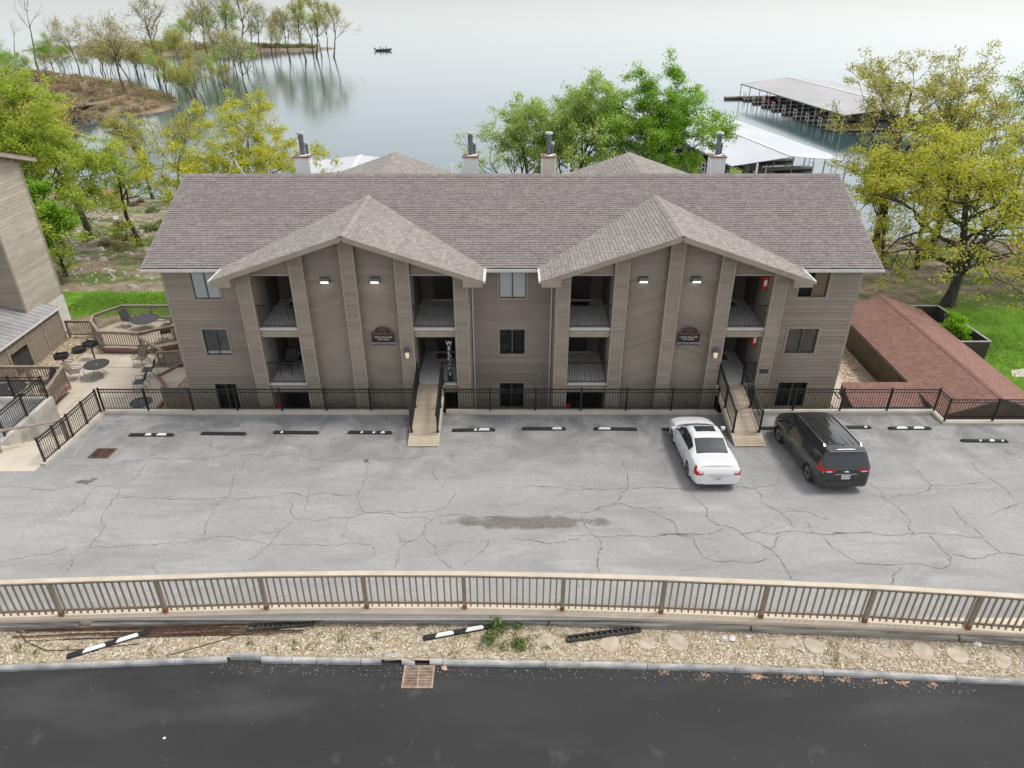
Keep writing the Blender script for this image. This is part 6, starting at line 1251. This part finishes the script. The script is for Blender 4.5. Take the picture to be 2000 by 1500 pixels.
# far trees: a few grown kinds, copied tree by tree
KIND = {}
for k, kw in dict(bare=dict(cols=TAN, seed=51, n_per=3, first=.3, spread=.42, nlimb=11, crown_w=.34, up=.45), tan=dict(cols=TAN, seed=52, n_per=6, first=.35, spread=.55, nlimb=11, crown_w=.45), tan2=dict(cols=OLV, seed=53, n_per=6, first=.4, spread=.55, nlimb=10, crown_w=.45), green=dict(cols=GRN, seed=54, n_per=14, first=.15, spread=.6, nlimb=12, crown_w=.42), thin=dict(cols=OLV, seed=55, n_per=4, first=.4, spread=.35, nlimb=10, crown_w=.28, up=.5), dead=dict(cols=TAN, seed=56, n_per=0, first=.45, spread=.4, nlimb=5, crown_w=.4, levels=2), pale=dict(cols=PGR, seed=57, n_per=8, first=.2, spread=.5, nlimb=11, crown_w=.36)).items():
    cols = kw.pop('cols'); seed = kw.pop('seed'); n_per = kw.pop('n_per'); lev = kw.pop('levels', 3); BR, TIP = grow(seed, 12, .17, levels=lev, sub=(4, 4), **kw); s = 12 / TIP[:, 2].max()
    tm_ = wood_mesh([(p * s, r_, l) for p, r_, l in BR], barkp, .02); cm_ = None
    if n_per: V, C = leaf_quads(TIP * s, seed, int(n_per * 1.3), .42, .11, cols); o = quads('crown', V, C, leaf_m); cm_ = o.data; bpy.data.objects.remove(o)
    KIND[k] = (tm_, cm_)
def far_tree(k, x, y, z, H, lab, group, rz=None):
    t_ = thing('far_tree', lab, 'tree', (x, y, z), rnd.uniform(0, 6.28) if rz is None else rz, group); s = H / 12; t_.scale = (s, s, s); put('trunk', KIND[k][0], t_)
    if KIND[k][1]: put('crown', KIND[k][1], t_)
def far_px(px, py, ztop_py, k, zf, lab, group, zw=-8.0):
    d = ray(px, py); z = zw
    for _ in range(4): t = (z - 16.6) / d.z; z = zf(d.x * t, d.y * t) if zf else zw; z = max(z, -8.6)
    x, y = d.x * t, d.y * t; dt = ray(px, ztop_py); H = 16.6 + dt.z * (y / dt.y) - z; far_tree(k, x, y, z - .1, max(3, H), lab, group)
PN = 'trees on the peninsula'; IS = 'trees on the flooded island'
LST = [(245, 182, 20, 'tan', 'big tan leaved tree, left of a pair on the peninsula tip'), (258, 172, 40, 'tan2', 'tan leaved tree, right of the pair on the peninsula tip'), (158, 152, 28, 'tan', 'arching tan tree in the middle of the peninsula'), (312, 165, -15, 'bare', 'tall bare tree at the end of the peninsula'), (72, 130, -20, 'dead', 'tall dead forked tree on the left of the peninsula'), (30, 110, 35, 'dead', 'small dead snag at the far left of the peninsula'),
       (105, 140, 60, 'green', 'rich green tree left of the arching tan tree'), (128, 138, 75, 'green', 'rich green tree just behind the arching tan tree'), (40, 165, 78, 'green', 'dense green tree at the left edge of the peninsula'), (5, 160, 70, 'green', 'dense green tree cut by the left picture edge'), (75, 160, 95, 'pale', 'rounded light green tree in front of the dead tree'), (12, 172, 100, 'pale', 'rounded light green tree at the far left shore'), (200, 148, 75, 'tan2', 'small tree left of the pair on the peninsula'), (178, 146, 85, 'tan', 'small tan tree behind the arching tree'), (220, 146, 80, 'tan2', 'small slim tree behind the peninsula pair'), (285, 150, 70, 'tan', 'small tan tree right of the peninsula pair'), (300, 158, 90, 'thin', 'slim tree near the end of the peninsula'), (270, 150, 85, 'thin', 'slim tree just right of the peninsula pair')]
bzp = lambda x, y: max(bz1(x, y), bz3(x, y))
for px, py, tp, k, lab in LST: far_px(px, py, tp, k, bzp, lab, PN)
for i in range(22):
    px = rnd.uniform(0, 310); far_px(px, rnd.uniform(132, 156), rnd.uniform(70, 105), rnd.choice(['tan', 'tan2', 'thin', 'bare', 'pale']), bzp, 'small thin tree in the row along the peninsula skyline', PN)
ORD = 'one two three four five six seven eight nine ten eleven twelve thirteen fourteen fifteen sixteen seventeen eighteen nineteen twenty twenty-one twenty-two'.split()
LSI = [(372, 100, 0, 'tan2'), (388, 108, 30, 'pale'), (350, 95, 25, 'pale'), (405, 105, -15, 'bare'), (420, 112, 5, 'thin'), (437, 108, -10, 'pale'), (455, 112, -25, 'bare'), (473, 118, -40, 'thin'), (492, 108, 30, 'tan2'), (510, 110, 0, 'bare'), (530, 100, 12, 'tan'), (548, 104, 28, 'thin'), (562, 103, 20, 'thin'), (566, 116, 10, 'bare'), (598, 118, -10, 'thin'), (612, 104, 0, 'pale'), (618, 112, -15, 'thin'), (628, 108, 20, 'thin'), (640, 100, 15, 'bare'), (652, 112, 0, 'thin'), (585, 110, 55, 'thin'), (540, 115, 40, 'tan2')]
LSI.sort()
for i, (px, py, tp, k) in enumerate(LSI): far_px(px, py, tp, k, None if px > 560 else bz2, {'bare': 'nearly bare tall tree', 'thin': 'slim upright tree', 'pale': 'pale green tree', 'tan': 'tan leaved tree', 'tan2': 'olive leaved tree'}[k] + ' in the island grove, number ' + ORD[i] + ' from its left end', IS)
for px, py, tp, k, lab in [(400, 205, 110, 'tan2', 'drowned olive tree in shallow water right of the peninsula'), (487, 200, 60, 'bare', 'tall drowned bare tree above the golden crown'), (440, 200, 130, 'thin', 'slim drowned sapling between two drowned trees'), (425, 195, 125, 'thin', 'slim drowned sapling left of the tall drowned tree'), (350, 190, 120, 'pale', 'pale drowned shrub tree at the peninsula shore'), (375, 195, 130, 'pale', 'pale drowned tree right of the peninsula shore'), (452, 198, 120, 'thin', 'slim drowned sapling beside the tall bare tree'), (283, 245, 200, 'dead', 'broken snag standing in the water left of the golden tree'), (335, 185, 125, 'tan2', 'small drowned tree at the tip of the peninsula'), (320, 180, 120, 'pale', 'small pale tree on the tip of the peninsula')]: far_px(px, py, tp, k, None, lab, 'drowned trees off the peninsula')
for i in range(30):
    px = rnd.uniform(300, 500); py = rnd.uniform(128, 205) if px < 430 else rnd.uniform(118, 150); far_px(px, py, py - rnd.uniform(45, 95), rnd.choice(['thin', 'bare', 'pale', 'thin', 'tan2']), None, 'slender drowned sapling in the shallows between peninsula and island', 'drowned saplings in the shallows')
# brush
def brush(name, lab, spots, cols, seed, per=120, size=.3):
    r = np.random.RandomState(seed); T = np.array(spots); n = len(T) * per; s = np.repeat(T[:, 3], per)[:, None]; c = np.repeat(T[:, :3], per, axis=0); d = r.randn(n, 3); d /= np.linalg.norm(d, axis=1)[:, None]; d[:, 2] = np.abs(d[:, 2]) * .8
    c = c + d * s * r.rand(n, 1) ** .4; q = r.randn(n, 3); q /= np.linalg.norm(q, axis=1)[:, None]; w = np.cross(q, r.randn(n, 3)); w /= np.linalg.norm(w, axis=1)[:, None]; l = size * r.uniform(.5, 1.4, (n, 1)); V = np.stack([c - q * l, c - w * l * .4, c + q * l, c + w * l * .4], 1)
    ci = np.repeat(r.randint(0, len(cols), len(T)), per); o = quads(name, V, np.array(cols)[ci] * r.uniform(.6, 1.3, (n, 1)), leaf_m); tag(o, lab, 'brush', kind='stuff')
sp = []
for i in range(330):
    f = rnd.random(); x = -165 + 82 * f; y = np.interp(x, [-190, -140, -112, -92, -80], [330, 318, 318, 328, 334]) + rnd.uniform(-15, 8) * (1 - .6 * f); sp.append((x, y, max(-8.1, bz2(x, y)), rnd.uniform(1.2, 3.4) * (1.2 - .65 * f)))
brush('island_brush', 'low green and brown brush covering the flooded island', sp, [(.2, .26, .06), (.26, .24, .09), (.2, .22, .07), (.27, .2, .11), (.14, .16, .06)], 5, 130, .3)
sp = []
for i in range(1500):
    x = rnd.uniform(-165, -78); y = np.interp(x, [-260, -170, -130, -105, -86], [215, 205, 195, 180, 168]) + rnd.uniform(-60, 20); z = bz1(x, y)
    z = max(z, bz3(x, y))
    if z > -7.9: sp.append((x, y, z, rnd.uniform(.5, 1.7)))
brush('peninsula_brush', 'reddish brown and green brush on the peninsula', sp, [(.27, .17, .11), (.31, .21, .14), (.2, .2, .07), (.27, .19, .12), (.26, .24, .1)], 6, 70, .24)
sp = []
for i in range(46):
    x = rnd.uniform(-52, -26); y = rnd.uniform(60, 88); sp.append((x, y, groundz(x, y), rnd.uniform(.3, 1.1)))
for i in range(20):
    x = rnd.uniform(22, 45); y = rnd.uniform(48, 72); sp.append((x, y, groundz(x, y), rnd.uniform(.2, .6)))
brush('bank_brush', 'scattered low green brush on the near banks', sp, [(.13, .16, .04), (.17, .17, .06), (.19, .15, .08)], 7, 240, .14)
# stones strewn over the near banks
r = np.random.RandomState(9); n_ = 1500; X = np.concatenate([r.uniform(-52, -24, 1100), r.uniform(20, 48, 400)]); Yy = np.concatenate([r.uniform(46, 95, 1100), r.uniform(44, 76, 400)]); m = MB()
for x, y in zip(X, Yy):
    if y > shore(x): continue
    s = r.uniform(.06, .26) * (1 + (r.rand() < .06) * 1.5); z = groundz(x, y); k = r.uniform(.7, 1.2); a = r.rand() * 3.14; ca, sa = math.cos(a) * s, math.sin(a) * s
    m.add([(x - ca, y - sa, z - .05), (x + sa * .7, y - ca * .7, z - .05), (x + ca, y + sa, z - .05), (x - sa * .7, y + ca * .7, z - .05), (x - ca * .5, y - sa * .5, z + s * .4), (x + sa * .4, y - ca * .4, z + s * .5), (x + ca * .5, y + sa * .5, z + s * .35), (x - sa * .4, y + ca * .4, z + s * .45)], [(4, 5, 6, 7), (0, 1, 5, 4), (1, 2, 6, 5), (2, 3, 7, 6), (3, 0, 4, 7)], k)
o = m.build('bank_stones', pm('bank_stone', (.36, .33, .29), (.56, .53, .48), 2, .9, attr=True)); tag(o, 'pale stones strewn over the sloping banks', 'stones', kind='stuff')
# lawn blades
r = np.random.RandomState(2); n_ = 26000; X = np.concatenate([r.uniform(-29, -14.5, 16000), r.uniform(26.3, 40, 10000)]); Yy = np.concatenate([r.normal(43.6, 1.1, 16000), r.normal(37.5, 2.6, 10000)]); Zg = np.array([groundz(a, b) for a, b in zip(X, Yy)]); an = r.rand(n_) * 3.14; h = r.uniform(.03, .11, n_); w = .02
V = np.zeros((n_, 4, 3)); lx_ = r.randn(n_) * .06; ly_ = r.randn(n_) * .06
for k, (s, t_) in enumerate(((-1, 0), (1, 0), (1, 1), (-1, 1))): V[:, k, 0] = X + s * w * np.cos(an) * (1 - .6 * t_) + t_ * lx_; V[:, k, 1] = Yy + s * w * np.sin(an) * (1 - .6 * t_) + t_ * ly_; V[:, k, 2] = Zg + t_ * h
o = quads('lawn_grass', V, np.array((.16, .32, .03)) * r.uniform(.6, 1.4, (n_, 1)) + np.array((.04, .02, 0)) * r.rand(n_, 1), grm); tag(o, 'bright green grass on the lawns behind and beside the building', 'grass', kind='stuff')
